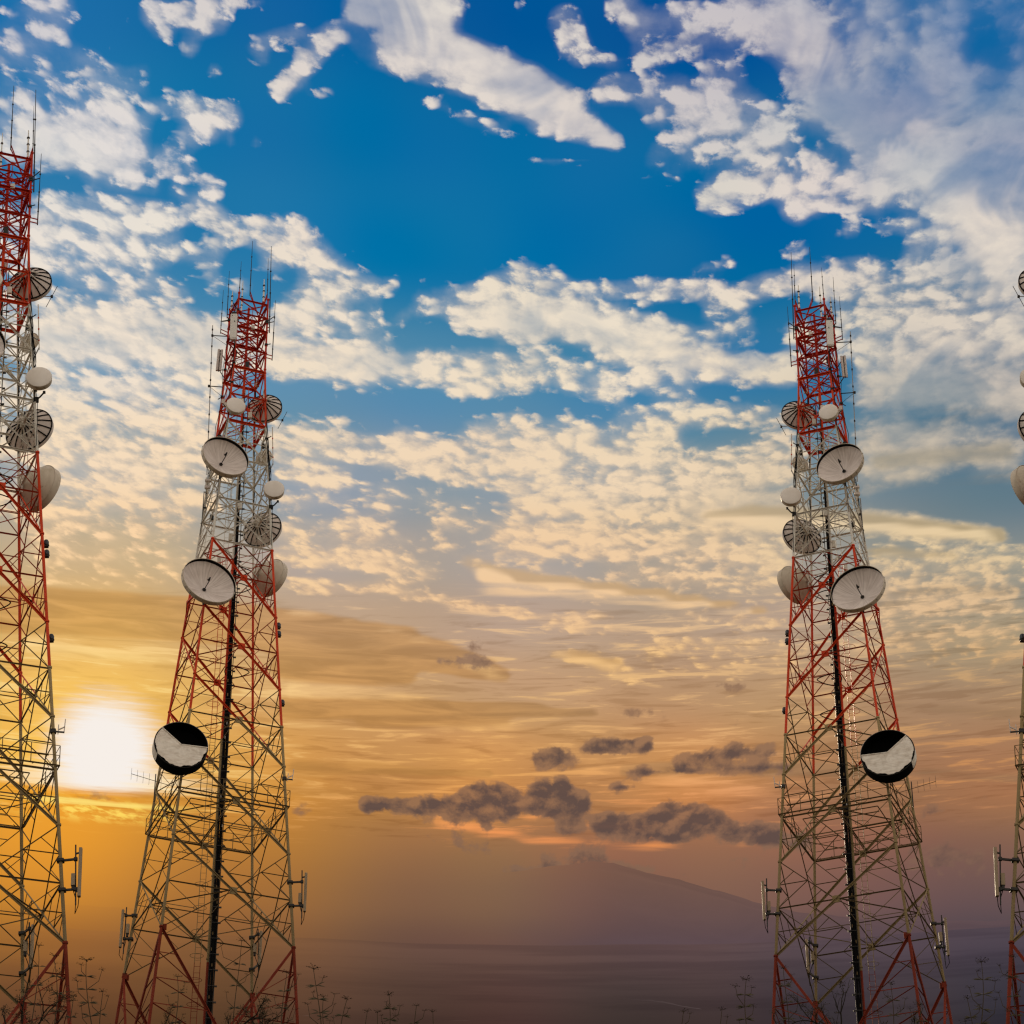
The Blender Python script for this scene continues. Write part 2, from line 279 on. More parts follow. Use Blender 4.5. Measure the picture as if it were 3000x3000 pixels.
# ------------------------------------------------------------------ world
SUN_EL, SUN_AZ = R(27.1), R(-9.35)
world = bpy.data.worlds.new('World'); scene.world = world
world.use_nodes = True
world.cycles.sampling_method = 'MANUAL'; world.cycles.sample_map_resolution = 512
w = NT(world.node_tree); w.n.clear()
tc = w.new('ShaderNodeTexCoord')
dirv = w.vec('NORMALIZE', tc.outputs['Generated'])
dx, dy, dz = w.sep(dirv)
az = w.math('ARCTAN2', dx, dy); el = w.math('ARCSINE', dz)
u = w.range(az, AZ0, AZ1, kind='LINEAR'); v = w.range(el, EL0, EL1, kind='LINEAR')
u3, v3 = w.xyz(u, u, u), w.xyz(v, v, v)

# cloud deck coordinates: puffs shrink towards the horizon
elp = w.math('SUBTRACT', w.math('MAXIMUM', el, R(13)), R(8))
inv = w.math('DIVIDE', 1.0, w.math('TANGENT', elp))
q = w.xyz(w.math('MULTIPLY', w.math('MULTIPLY', az, inv), 1.55), inv)
warp = w.new('ShaderNodeTexNoise', noise_dimensions='2D'); w.put(warp.inputs['Vector'], q); warp.inputs['Scale'].default_value = 9.0; warp.inputs['Detail'].default_value = 3.0
qw = w.vec('MULTIPLY_ADD', w.vec('SUBTRACT', warp.outputs['Color'], (.5, .5, .5)), (.022, .022, 0), q)

n_big = w.noise(qw, 12.0, 4.0, 0.55)
def slant(v):          # ripples lie flat and run slightly downhill to the right
    x_, y_, _z = w.sep(v)
    return w.xyz(w.math('MULTIPLY', x_, .72), w.math('MULTIPLY_ADD', x_, -.16, y_))
qp = slant(qw)
n_mid = w.noise(qp, 34.0, 8.0, 0.57)
vor = w.new('ShaderNodeTexVoronoi', voronoi_dimensions='2D', feature='SMOOTH_F1'); w.put(vor.inputs['Vector'], w.vec('MULTIPLY_ADD', w.vec('SUBTRACT', w.xyz(n_mid, n_big, 0.0), (.5, .5, 0)), (.035, .035, 0), qp)); vor.inputs['Scale'].default_value = 52.0; vor.inputs['Smoothness'].default_value = 0.55
cell = w.math('SUBTRACT', 0.45, vor.outputs['Distance'])

cover = w.chart(COVER, u3, v3, 33)
soft = w.chart(SOFT, u3, v3, 9)
calm = w.math('MULTIPLY', w.range(cover, .80, 1.0, 1.0, .7), w.range(soft, 0.05, .95, 1.0, .34))
nsum = w.math('ADD', w.math('MULTIPLY', w.math('SUBTRACT', n_mid, .5), 1.45), w.math('MULTIPLY', w.math('SUBTRACT', n_big, .5), 1.25))
nsum = w.math('ADD', nsum, w.math('MULTIPLY', cell, .85))
lowf = w.range(el, R(40.5), R(35.0))
nsum = w.math('MULTIPLY', nsum, w.math('MULTIPLY', calm, w.math('MULTIPLY_ADD', lowf, -.12, 1.0)))
dens = w.math('SUBTRACT', w.math('ADD', cover, nsum), .5)
present = w.range(cover, .06, .22)
puff = w.math('MULTIPLY', w.range(dens, w.math('MULTIPLY_ADD', lowf, -.06, -.06), w.math('MULTIPLY_ADD', lowf, .04, .34)), present)
veil = w.range(w.math('ADD', cover, w.math('MULTIPLY', w.math('SUBTRACT', n_big, .5), .7)), .22, .95, 0.0, w.math('MULTIPLY_ADD', lowf, .14, .46))
n_soft = w.noise(w.vec('MULTIPLY', q, (1.0, .8, 0)), 9.0, 4.0, 0.5, dist=.5)
alpha = w.math('SUBTRACT', 1.0, w.math('MULTIPLY', w.math('SUBTRACT', 1.0, puff), w.math('SUBTRACT', 1.0, veil)))
alpha = w.math('MULTIPLY', alpha, w.math('SUBTRACT', 1.0, w.math('MULTIPLY', soft, w.range(n_soft, .56, .36, 0, .5))))
core = w.range(dens, .05, .70)
# light from the low sun: compare the deck a little towards it
qs = w.vec('ADD', qw, (-.006, .011, 0))
n_off = w.noise(slant(qs), 34.0, 8.0, 0.57)
relief = w.math('MULTIPLY', w.math('MULTIPLY', w.math('SUBTRACT', n_mid, n_off), 1.9), calm)

def colour_chart(A, rank):
    ch = [w.chart(A[..., i], u3, v3, rank) for i in range(3)]
    return w.xyz(*ch)
sky_c = colour_chart(SKY, 6)
lit_c = colour_chart(LIT, 6)
shade_c = w.mix(0.55, lit_c, sky_c)
shade_c = w.vec('MULTIPLY', shade_c, (.96, .93, .92))
tone = w.math('ADD', w.math('ADD', w.math('MULTIPLY', core, .55), .42), relief, clamp=True)
cloud_c = w.mix(tone, shade_c, lit_c)
col = w.mix(w.math('MULTIPLY', alpha, .96), sky_c, cloud_c)

# smooth sheets and lit streaks
q2 = w.vec('MULTIPLY', q, (.45, 2.2, 0))
n_str = w.noise(q2, 14.0, 6.0, 0.55, dist=.4)
n_s = w.math('MULTIPLY', w.math('SUBTRACT', n_str, .5), 1.1)
sheet = w.range(w.math('ADD', w.chart(SHEET, u3, v3, 15), w.math('MULTIPLY', n_s, .45)), .30, .72)
sheet_c = w.mix(.55, w.vec('MULTIPLY', sky_c, (.80, .74, .68)), w.mix(w.range(az, R(-3), R(5)), srgb(204, 150, 84), srgb(150, 124, 96)))
sheet_c = w.vec('MULTIPLY', sheet_c, w.mix(w.range(n_str, .35, .65), (.82, .80, .78), (1.06, 1.04, 1.0)))
low = w.math('MULTIPLY', w.range(el, R(31.5), R(29.5)), w.range(el, R(24.9), R(26.4)))
q3 = w.vec('MULTIPLY', q, (.30, 2.6, 0))
n_st2 = w.noise(q3, 26.0, 6.0, 0.6, dist=.6)
streak = w.math('MULTIPLY', w.math('SUBTRACT', w.math('ADD', w.math('MULTIPLY', n_str, .6), w.math('MULTIPLY', n_st2, .4)), .5), low)
col = w.mix(w.range(streak, .02, .14, 0, .62), col, lit_c)
col = w.mix(w.range(streak, -.015, -.12, 0, .62), col, w.vec('MULTIPLY', sky_c, (.74, .69, .64)))
col = w.mix(w.math('MULTIPLY', sheet, .85), col, sheet_c)
bar = w.range(w.math('ADD', w.chart(BAR, u3, v3, 15), w.math('MULTIPLY', n_s, .25)), .20, .80)
barhi = w.range(w.math('ADD', w.chart(BARHI, u3, v3, 15), w.math('MULTIPLY', n_s, .25)), .15, .8)
bar_c = w.mix(barhi, w.vec('MULTIPLY', w.mix(.55, sky_c, lit_c), (.84, .78, .66)), lit_c)
col = w.mix(w.math('MULTIPLY', bar, .95), col, bar_c)
glow = w.range(w.math('ADD', w.chart(GLOW, u3, v3, 15), w.math('MULTIPLY', n_s, .7)), .18, .95)
col = w.mix(w.math('MULTIPLY', glow, .92), col, lit_c)
# low dark cumulus
n_dk = w.noise(w.vec('MULTIPLY', qw, (1.0, .62, 0)), 24.0, 7.0, 0.56)
dk_chart = w.chart(DARK, u3, v3, 21)
dk = w.math('ADD', dk_chart, w.math('MULTIPLY', w.math('SUBTRACT', n_dk, .5), 1.45))
dk_a = w.math('MULTIPLY', w.range(dk, .24, .54), w.range(dk_chart, .07, .24))
n_dk2 = w.noise(w.vec('MULTIPLY_ADD', qw, (1.0, .62, 0), (-.004, -.02, 0)), 24.0, 7.0, 0.56)
dk_sh = w.math('ADD', w.range(dk, .34, .85, 0, .75), w.math('MULTIPLY', w.math('SUBTRACT', n_dk2, n_dk), 3.2), clamp=True)
far = w.range(az, R(7), R(11))
dk_c = w.mix(dk_sh, w.mix(.35, srgb(138, 108, 88), w.vec('MULTIPLY', sky_c, (.78, .72, .70))), srgb(93, 75, 70))
dk_c = w.mix(w.math('MULTIPLY', far, .5), dk_c, sky_c)
col = w.mix(w.math('MULTIPLY', dk_a, .95), col, dk_c)

# sun glare in the haze, cut flat underneath by a far cloud bank
sv_ = Vector((math.sin(SUN_AZ)*math.cos(SUN_EL), math.cos(SUN_AZ)*math.cos(SUN_EL), math.sin(SUN_EL)))
ang = w.math('ARCCOSINE', w.vec('DOT_PRODUCT', dirv, tuple(sv_)))
wob = w.math('MULTIPLY', w.math('SUBTRACT', n_st2, .5), R(1.0))
under = w.range(w.math('ADD', el, w.math('MULTIPLY', wob, .20)), R(26.20), R(26.46))
side = w.math('ABSOLUTE', w.math('SUBTRACT', az, SUN_AZ))
halo = w.math('POWER', w.range(ang, R(5.2), R(.6), kind='LINEAR'), 2.4)
halo = w.math('MULTIPLY', halo, w.math('MULTIPLY_ADD', under, .55, .45))
disc = w.math('MULTIPLY', w.range(w.math('ADD', ang, w.math('MULTIPLY', wob, .8)), R(1.50), R(.58)), under)
col = w.mix(w.math('MULTIPLY', halo, .64), col, w.mix(under, srgb(248, 168, 40), srgb(255, 206, 100)))
flat = w.math('MULTIPLY', w.range(w.math('ABSOLUTE', w.math('SUBTRACT', el, R(26.52))), R(.34), R(.05)), w.range(side, R(3.2), R(.9)))
flat = w.math('MULTIPLY', flat, w.range(n_st2, .30, .55))
col = w.mix(w.math('MULTIPLY', w.math('MULTIPLY', flat, under), .8), col, srgb(255, 236, 200))
low_fire = w.math('MULTIPLY', w.range(w.math('ABSOLUTE', w.math('SUBTRACT', el, R(25.92))), R(.34), R(.02)), w.range(side, R(2.6), R(.4)))
low_fire = w.math('MULTIPLY', low_fire, w.range(n_mid, .44, .66))
col = w.mix(low_fire, col, srgb(255, 216, 96))
thread = w.math('MULTIPLY', w.range(w.math('ABSOLUTE', w.math('SUBTRACT', w.math('ADD', el, w.math('MULTIPLY', wob, .12)), R(26.06))), R(.085), R(.01)), w.range(side, R(2.6), R(.5)))
col = w.mix(w.math('MULTIPLY', thread, .85), col, srgb(255, 226, 120))
col = w.mix(disc, col, (.93, .86, .80))

# the rest of the dome: clear daylight sky with unseen broken cloud, brightened as added front fill
sky = w.new('ShaderNodeTexSky', sky_type='NISHITA', sun_disc=False)
sky.sun_elevation = SUN_EL; sky.sun_rotation = SUN_AZ; sky.dust_density = 2.0
nish = w.vec('SCALE', sky.outputs['Color'], scale=0.06)
far_cover = w.range(w.math('ADD', w.noise(dirv, 3.0, 6.0, .6, dims='3D'), 0.0), .40, .62)
rest = w.mix(far_cover, nish, (1.62, 1.38, 1.12))
ground_side = w.range(dz, -.02, .06)
rest = w.mix(ground_side, (.26, .19, .13), rest)
edge = w.math('MULTIPLY', w.range(w.math('ABSOLUTE', az), R(26), R(17.5)), w.math('MULTIPLY', w.range(el, R(60), R(46)), w.range(el, R(8), R(18))))
final = w.mix(edge, rest, col)
bg = w.new('ShaderNodeBackground'); w.put(bg.inputs['Color'], final); bg.inputs['Strength'].default_value = 1.0
out = w.new('ShaderNodeOutputWorld'); w.l.new(bg.outputs[0], out.inputs[0])

# ------------------------------------------------------------------ sun
sun_d = bpy.data.lights.new('sun', 'SUN'); sun_d.energy = 2.4; sun_d.angle = R(0.53); sun_d.color = (1.0, .80, .56)
sun_o = bpy.data.objects.new('sun', sun_d); sun_o.rotation_euler = sv_.to_track_quat('Z', 'Y').to_euler(); C.objects.link(sun_o)

# ------------------------------------------------------------------ materials
def material(name):
    m = bpy.data.materials.new(name); m.use_nodes = True
    t = NT(m.node_tree); t.n.clear()
    b = t.new('ShaderNodeBsdfPrincipled'); o = t.new('ShaderNodeOutputMaterial'); t.l.new(b.outputs[0], o.inputs[0])
    return m, t, b
def coat(name, base, dirt, rust=None, rough=.55, metal=0.0, scale=2.0, amount=.5, foot_shade=None):
    """weathered surface: base colour broken up by streaky dirt and a few rust patches"""
    m, t, b = material(name)
    p = t.new('ShaderNodeNewGeometry').outputs['Position']
    st = t.vec('MULTIPLY', p, (1.0, 1.0, .35))
    f = t.range(t.noise(st, scale, 5.0, .6, dims='3D'), .38, .72)
    c = t.mix(t.math('MULTIPLY', f, amount), base, dirt)
    if rust:
        r = t.range(t.noise(p, scale*2.3, 4.0, .65, dims='3D'), .60, .70)
        c = t.mix(t.math('MULTIPLY', r, .7), c, rust)
    if foot_shade:      # fading light towards the tower foot, painted into the colour
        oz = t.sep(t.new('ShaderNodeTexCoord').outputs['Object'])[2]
        c = t.mix(t.range(t.math('ADD', oz, t.math('MULTIPLY', f, 3.0)), 22.0, 3.0, 0, .8, kind='LINEAR'), c, foot_shade)
    t.put(b.inputs['Base Color'], c)
    t.put(b.inputs['Roughness'], t.range(f, 0, 1, rough, min(1, rough+.25)))
    b.inputs['Metallic'].default_value = metal; b.inputs['Specular IOR Level'].default_value = .06 if 'black' in name else .14
    return m
M = {}
M['red'] = coat('red_paint', (.62,.050,.008), (.40,.035,.008), (.16,.045,.02), .45, scale=1.1)
M['dark_red'] = coat('dark_red_paint', (.46,.022,.006), (.26,.018,.008), (.10,.03,.016), .5, scale=1.1)
M['dim_red'] = coat('dim_rusty_red_paint', (.17,.022,.009), (.085,.019,.010), (.09,.032,.016), .7, scale=1.0)  # lowest red band: dimmer light down there put into the base colour
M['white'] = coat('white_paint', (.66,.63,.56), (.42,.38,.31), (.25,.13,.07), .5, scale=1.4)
M['cream'] = coat('dim_weathered_cream_paint', (.34,.25,.12), (.21,.145,.065), (.14,.07,.035), .65, scale=1.0, foot_shade=(.10,.072,.034))  # lower white bands: haze and dim light put into a cream colour
M['dark_cream'] = coat('shaded_cream_paint', (.17,.115,.052), (.09,.062,.03), (.10,.05,.025), .7, scale=1.0, foot_shade=(.06,.045,.022))  # darker copy of the cream: shade of backlit braces put into the colour
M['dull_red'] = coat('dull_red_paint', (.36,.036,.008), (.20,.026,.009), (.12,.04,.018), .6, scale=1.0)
M['galv'] = coat('galvanised_steel', (.30,.29,.27), (.18,.17,.15), None, .45, .5, 2.0)
M['dark_steel'] = coat('dark_steel', (.035,.034,.033), (.06,.05,.04), None, .5, .3, 3.0)
M['black'] = coat('black_rubber', (.005,.005,.006), (.011,.010,.009), None, .8, 0, 3.0)
M['radome'] = coat('radome_fabric', (.76,.71,.65), (.58,.51,.43), None, .6, 0, .9, .45)
M['shell'] = coat('dish_shell', (.60,.53,.43), (.38,.31,.22), (.22,.14,.08), .5, 0, 1.3, .6)
M['grey_shell'] = coat('grey_dish_shell', (.64,.575,.53), (.46,.41,.37), (.18,.11,.07), .5, 0, 1.3, .6)
M['panel'] = coat('panel_plastic', (.74,.72,.67), (.6,.57,.52), None, .5, 0, .6, .3)
M['concrete'] = coat('concrete', (.30,.28,.25), (.18,.17,.15), None, .85, 0, 1.5)
M['low_panel'] = coat('dusty_panel_plastic', (.30,.23,.15), (.2,.15,.1), None, .6, 0, 1.5, .5)
M['pitch'] = coat('pitch_black_lining', (.0025,.0025,.003), (.004,.004,.004), None, .9, 0, 2)
M['lamp'] = coat('lamp_glass', (.05,.06,.07), (.09,.10,.11), None, .2, 0, 4.0)
def reflector_material():
    m, t, b = material('dish_reflector')
    p = t.new('ShaderNodeTexCoord').outputs['UV']          # u: angle, v: radius
    x, y, _ = t.sep(p)
    seam = t.math('ABSOLUTE', t.math('SUBTRACT', t.math('FRACT', t.math('MULTIPLY', x, 20.0)), .5))
    k = t.range(seam, .0, .035, .62, 0.0)
    g = t.new('ShaderNodeNewGeometry').outputs['Position']
    f = t.noise(t.vec('MULTIPLY', t.xyz(x, y, 0.0), (70.0, 1.2, 0)), 1.0, 4.0, .6)
    f = t.range(t.math('ADD', f, t.math('MULTIPLY', t.noise(g, 1.2, 4.0, .6, dims='3D'), .7)), .6, 1.15)
    c = t.mix(f, (.80,.72,.67), (.60,.52,.47))
    c = t.mix(k, c, (.30,.25,.21))
    t.put(b.inputs['Base Color'], c); b.inputs['Roughness'].default_value = .55
    return m
M['reflector'] = reflector_material()
def canvas_material():
    m, t, b = material('torn_canvas')
    g = t.new('ShaderNodeTexCoord').outputs['Object']
    f = t.noise(t.vec('MULTIPLY', g, (1.2, 1.2, 5.0)), 1.0, 4.0, .55, dims='3D', dist=1.0)
    n2 = t.range(t.noise(g, 2.2, 5.0, .6, dims='3D'), .45, .75)
    c = t.mix(t.range(f, .35, .7), (.82,.77,.68), (.68,.61,.52))
    c = t.mix(t.math('MULTIPLY', n2, .5), c, (.42,.35,.26))
    t.put(b.inputs['Base Color'], c); b.inputs['Roughness'].default_value = .8
    bp = t.new('ShaderNodeBump'); bp.inputs['Strength'].default_value = .45; bp.inputs['Distance'].default_value = .05
    t.put(bp.inputs['Height'], f); t.l.new(bp.outputs[0], b.inputs['Normal'])
    return m
M['canvas'] = canvas_material()

# ------------------------------------------------------------------ mesh builder
class MB:
    def __init__(s): s.v = []; s.f = []; s.m = []; s.sm = []; s.mats = []; s.uv = None
    def mi(s, mat):
        if mat not in s.mats: s.mats.append(mat)
        return s.mats.index(mat)
    def add(s, vs, fs, mat, smooth=False):
        o = len(s.v); k = s.mi(mat)
        s.v += [tuple(x) for x in vs]
        for f in fs: s.f.append(tuple(i+o for i in f)); s.m.append(k); s.sm.append(smooth)
    def bar(s, p, q, w, mat, sides=4, w2=None, caps=True):
        p, q = Vector(p), Vector(q); d = q-p
        if d.length < 1e-6: return
        a = d.normalized(); e = a.cross(Vector((0,0,1)) if abs(a.z) < .95 else Vector((0,1,0))).normalized(); g = a.cross(e)
        w2 = w if w2 is None else w2
        off = math.pi/4 if sides == 4 else 0
        k = .7071 if sides == 4 else .5
        vs = []
        for c, r in ((p, w), (q, w2)):
            for i in range(sides):
                t = off + 2*math.pi*i/sides
                vs.append(c + (e*math.cos(t)+g*math.sin(t))*r*k)
        fs = [(i, (i+1) % sides, sides+(i+1) % sides, sides+i) for i in range(sides)]
        if caps: fs += [tuple(range(sides-1, -1, -1)), tuple(range(sides, 2*sides))]
        s.add(vs, fs, mat, sides > 5)
    def angle_iron(s, p, q, w, mat):
        """L section: two thin legs"""
        p, q = Vector(p), Vector(q); a = (q-p).normalized()
        e = a.cross(Vector((0,0,1)) if abs(a.z) < .95 else Vector((0,1,0))).normalized(); g = a.cross(e)
        t = w*.22
        prof = [(0,0),(w,0),(w,t),(t,t),(t,w),(0,w)]
        vs = [c + e*(x-w*.3) + g*(y-w*.3) for c in (p, q) for x, y in prof]
        fs = [(i, (i+1) % 6, 6+(i+1) % 6, 6+i) for i in range(6)] + [(5,4,3,2,1,0), (6,7,8,9,10,11)]
        s.add(vs, fs, mat)
    def tube(s, pts, r, mat, sides=6, r2=None):
        pts = [Vector(p) for p in pts]; n = len(pts); r2 = r if r2 is None else r2
        vs = []; prev = None
        for i, p in enumerate(pts):
            a = (pts[min(i+1, n-1)]-pts[max(i-1, 0)]).normalized()
            if prev is None: e = a.cross(Vector((0,0,1)) if abs(a.z) < .9 else Vector((0,1,0))).normalized()
            else: e = (prev - a*prev.dot(a)).normalized()
            prev = e; g = a.cross(e); rr = r+(r2-r)*i/max(1, n-1)
            vs += [p+(e*math.cos(2*math.pi*j/sides)+g*math.sin(2*math.pi*j/sides))*rr for j in range(sides)]
        fs = [(i*sides+j, i*sides+(j+1) % sides, (i+1)*sides+(j+1) % sides, (i+1)*sides+j) for i in range(n-1) for j in range(sides)]
        fs += [tuple(range(sides-1, -1, -1)), tuple(range((n-1)*sides, n*sides))]
        s.add(vs, fs, mat, True)
    def box(s, c, size, mat, ax=None, bevel=0.0):
        c = Vector(c); X, Y, Z = ax or (Vector((1,0,0)), Vector((0,1,0)), Vector((0,0,1)))
        hx, hy, hz = (v*.5 for v in size); b = min(bevel, hx*.9, hy*.9)
        if b <= 0: ring = [(-hx,-hy),(hx,-hy),(hx,hy),(-hx,hy)]
        else:
            ring = []
            for sx, sy, t0 in ((1,-1,-90),(1,1,0),(-1,1,90),(-1,-1,180)):
                for k in range(4):
                    t = R(t0+30*k); ring.append((sx*(hx-b)+b*math.cos(t), sy*(hy-b)+b*math.sin(t)))
        n = len(ring)
        vs = [c+X*x+Y*y+Z*z for z in (-hz, hz) for x, y in ring]
        fs = [(i, (i+1) % n, n+(i+1) % n, n+i) for i in range(n)] + [tuple(range(n-1, -1, -1)), tuple(range(n, 2*n))]
        s.add(vs, fs, mat, False)
    def lathe(s, prof, mat, n, c=(0,0,0), segs=40, a0=0.0, a1=None, uv=False, wob=None):
        """profile of (radius, distance along axis n)"""
        n = Vector(n).normalized(); e = Vector((0,0,1)).cross(n)
        if e.length < .05: e = Vector((1,0,0))
        e.normalize(); g = n.cross(e); c = Vector(c)
        full = a1 is None; a1 = a0+2*math.pi if full else a1
        cols = segs if full else segs+1
        vs = []
        for j, (r, h) in enumerate(prof):
            for i in range(cols):
                t = a0+(a1-a0)*i/segs
                hh, rr = (h, r) if wob is None else wob(j, t, r, h)
                vs.append(c+n*hh+(e*math.cos(t)+g*math.sin(t))*rr)
        fs = []
        for j in range(len(prof)-1):
            for i in range(segs):
                i2 = (i+1) % cols
                fs.append((j*cols+i, j*cols+i2, (j+1)*cols+i2, (j+1)*cols+i))
        if uv:
            if s.uv is None: s.uv = {}
            base = len(s.f)
            for j in range(len(prof)-1):
                for i in range(segs):
                    s.uv[base+j*segs+i] = [(i/segs, j/(len(prof)-1)), ((i+1)/segs, j/(len(prof)-1)), ((i+1)/segs, (j+1)/(len(prof)-1)), (i/segs, (j+1)/(len(prof)-1))]
        s.add(vs, fs, mat, True)
    def mesh(s, name, mirror=False, origin=(0,0,0)):
        o = Vector(origin); sx = -1 if mirror else 1
        me = bpy.data.meshes.new(name)
        me.from_pydata([((x-o.x)*sx, y-o.y, z-o.z) for x, y, z in s.v], [], [f[::-1] for f in s.f] if mirror else s.f)
        for m in s.mats: me.materials.append(M[m])
        me.polygons.foreach_set('material_index', s.m)
        me.polygons.foreach_set('use_smooth', s.sm)
        if s.uv:
            l = me.uv_layers.new(name='UVMap')
            for p in me.polygons:
                if p.index in s.uv:
                    u = s.uv[p.index]
                    if mirror: u = u[::-1]
                    for k, li in enumerate(p.loop_indices): l.data[li].uv = u[k]
        me.update()
        if any(s.sm): me.set_sharp_from_angle(angle=R(38))
        return me

# ------------------------------------------------------------------ survey of the tower (local frame: foot of the axis at 0,0,0)
AX, AY, AZ = -18.76, 160.0, 61.5
cP, sP = math.cos(PITCH), math.sin(PITCH)
def at(px, py, dy):
    """point of the tower frame on the vertical plane dy behind the axis, from the survey sheet"""
    X = (px-1500)/FPX; U = (1500-py)/FPX
    d = Vector((X, cP-U*sP, sP+U*cP))
    t = (AY+dy)/d.y
    return Vector((d.x*t-AX, dy, d.z*t-AZ))
YAW = R(-112.73)
RZ = [(-1.2, 6.70), (0, 6.58), (6.9, 5.9), (36.0, 2.93), (46.2, 1.93), (51.0, 1.60), (57.3, 1.52)]
def rad(z):
    for (a, ra), (b, rb) in zip(RZ, RZ[1:]):
        if z <= b: return ra+(rb-ra)*(z-a)/(b-a)
    return RZ[-1][1]
def leg(k, z):
    t = YAW+k*math.pi/2; r = rad(z)
    return Vector((r*math.cos(t), r*math.sin(t), z))
def band(z): return 'dark_red' if z > 51.2 else 'red' if z > 46.2 else 'white' if z > 36.0 else 'red' if z > 22.4 else 'cream' if z > 6.9 else 'dim_red'
def thin(z): return {'cream': 'dark_cream', 'dim_red': 'dim_red', 'red': 'dull_red', 'dark_red': 'dark_red'}.get(band(z), band(z))
LEVELS = [0.2, 6.9, 13.3, 19.5, 25.2, 30.7, 36.0, 39.5, 43.0, 46.2, 48.5, 50.9, 52.6, 54.4, 55.6, 56.8]

def tower_parts():
    """[(part name, builder, parent part name or None)]"""
    out = []
    for k in range(4):
        b = MB(); cuts = sorted(set([-1.2, 6.9, 22.4, 36.0, 46.2, 51.2, 57.3] + LEVELS[1:-1]))
        for a, c in zip(cuts, cuts[1:]):
            w = .19-.06*(a/57)
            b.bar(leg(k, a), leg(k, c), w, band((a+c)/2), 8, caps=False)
            f = leg(k, c); n = (leg(k, c)-leg(k, a)).normalized()
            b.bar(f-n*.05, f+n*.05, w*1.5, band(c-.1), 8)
        out.append(('leg', b, None))
        b = MB(); p = leg(k, -.9); b.box((p.x, p.y, -1.0), (1.3, 1.3, .7), 'concrete', bevel=.08); out.append(('footing', b, None))
    for i, (z0, z1) in enumerate(zip(LEVELS, LEVELS[1:])):
        for k in range(4):
            b = MB(); P0, P1, Q0, Q1 = leg(k, z0), leg(k, z1), leg(k+1, z0), leg(k+1, z1)
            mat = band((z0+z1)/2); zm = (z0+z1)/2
            if k in (1, 2): P0, P1, Q0, Q1 = Q0, Q1, P0, P1
            if i == 0:
                mb = (P0+Q0)/2
                for T, F in ((P1, P0), (Q1, Q0)):
                    b.angle_iron(T, mb, .15, mat)
                    prev = T
                    for t in (.25, .5, .75):
                        d = T.lerp(mb, t); l = T.lerp(F, t)
                        b.angle_iron(d, l, .055, mat); b.angle_iron(prev, d, .045, mat) if prev is not T else None
                        prev = l
                    b.angle_iron(prev, mb.lerp(F, .25), .06, mat)
                b.box(P1.lerp(Q1, .02), (.3, .05, .4), mat)
            elif i <= 5:
                Mx = (P1+Q0)/2; Pm, Qm = leg(k, zm), leg(k+1, zm)
                if k in (1, 2): Pm, Qm = Qm, Pm
                lo = band(z0+.3)
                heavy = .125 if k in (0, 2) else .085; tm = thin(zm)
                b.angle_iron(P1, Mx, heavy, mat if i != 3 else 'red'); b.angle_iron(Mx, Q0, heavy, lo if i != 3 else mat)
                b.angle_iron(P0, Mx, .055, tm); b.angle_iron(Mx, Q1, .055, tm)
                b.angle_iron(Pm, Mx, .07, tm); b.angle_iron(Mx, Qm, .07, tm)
                e = (Q0-P0).normalized()
                b.box(Mx, (.46, .06, .46), mat, (e, Vector((0,0,1)).cross(e), Vector((0,0,1))))
                for A, L, Lm in ((P1, P1, Pm), (P0, P0, Pm), (Q1, Q1, Qm), (Q0, Q0, Qm)):
                    h = A.lerp(Mx, .5); g = L.lerp(Lm, .5)
                    b.angle_iron(h, g, .045, tm); b.angle_iron(h, Lm, .042, tm)
                    b.angle_iron(A.lerp(Mx, .25), g, .034, tm)
                    b.angle_iron(A.lerp(Mx, .75), Pm.lerp(Mx, .5) if L in (P1, P0) else Qm.lerp(Mx, .5), .034, tm)
            else:
                w = .065
                b.angle_iron(P1, Q0, w, mat); b.angle_iron(P0, Q1, w, mat)
                b.angle_iron(P0, Q0, .10 if i < 9 else (.16 if i in (9, 11, 13) else .09), band(z0+.1))
                Mx = (P1+Q0)/2; Pm, Qm = P0.lerp(P1, .5), Q0.lerp(Q1, .5)
                if i < 9:
                    b.angle_iron(Pm, Qm, .05, mat)
                    for A, Lm in ((P1, Pm), (P0, Pm), (Q1, Qm), (Q0, Qm)): b.angle_iron(A.lerp(Mx, .5), A.lerp(Lm, .5), .04, mat); b.angle_iron(A.lerp(Mx, .5), Lm, .04, mat)
                e = (Q0-P0).normalized(); b.box(Mx, (.22, .05, .22), mat, (e, Vector((0,0,1)).cross(e), Vector((0,0,1))))
                b.angle_iron(P0.lerp(Q0, .5), P1.lerp(Q1, .5) if i % 2 else Mx, .04, mat)
                if i == len(LEVELS)-2: b.angle_iron(P1, Q1, .11, mat)
            out.append(('bracing_panel', b, None))
        # plan bracing: diamond between the face middles, ties to the axis
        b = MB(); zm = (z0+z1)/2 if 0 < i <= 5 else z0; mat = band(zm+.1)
        if i > 0:
            mid = [(leg(k, zm)+leg(k+1, zm))/2 for k in range(4)]
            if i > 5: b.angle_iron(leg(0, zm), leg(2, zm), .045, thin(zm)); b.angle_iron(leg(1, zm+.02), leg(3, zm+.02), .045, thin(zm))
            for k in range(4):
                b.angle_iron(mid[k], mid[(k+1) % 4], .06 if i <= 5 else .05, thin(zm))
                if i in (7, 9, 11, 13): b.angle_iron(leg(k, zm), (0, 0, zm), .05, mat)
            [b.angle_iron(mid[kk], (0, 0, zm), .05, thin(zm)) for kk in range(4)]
            out.append(('plan_bracing', b, None))
    # central column with cable run
    b = MB(); cuts = [-1.0, 6.9, 22.4, 36.0, 46.2, 51.2, 57.0]
    for a, c in zip(cuts, cuts[1:]): b.bar((0,0,a), (0,0,c), .17, band((a+c)/2), 10)
    for z in np.arange(1.5, 56, 2.8): b.bar((0,0,z), (0,0,z+.08), .25, band(z), 10)
    out.append(('central_column', b, None))
    b = MB(); rng = random.Random(5)
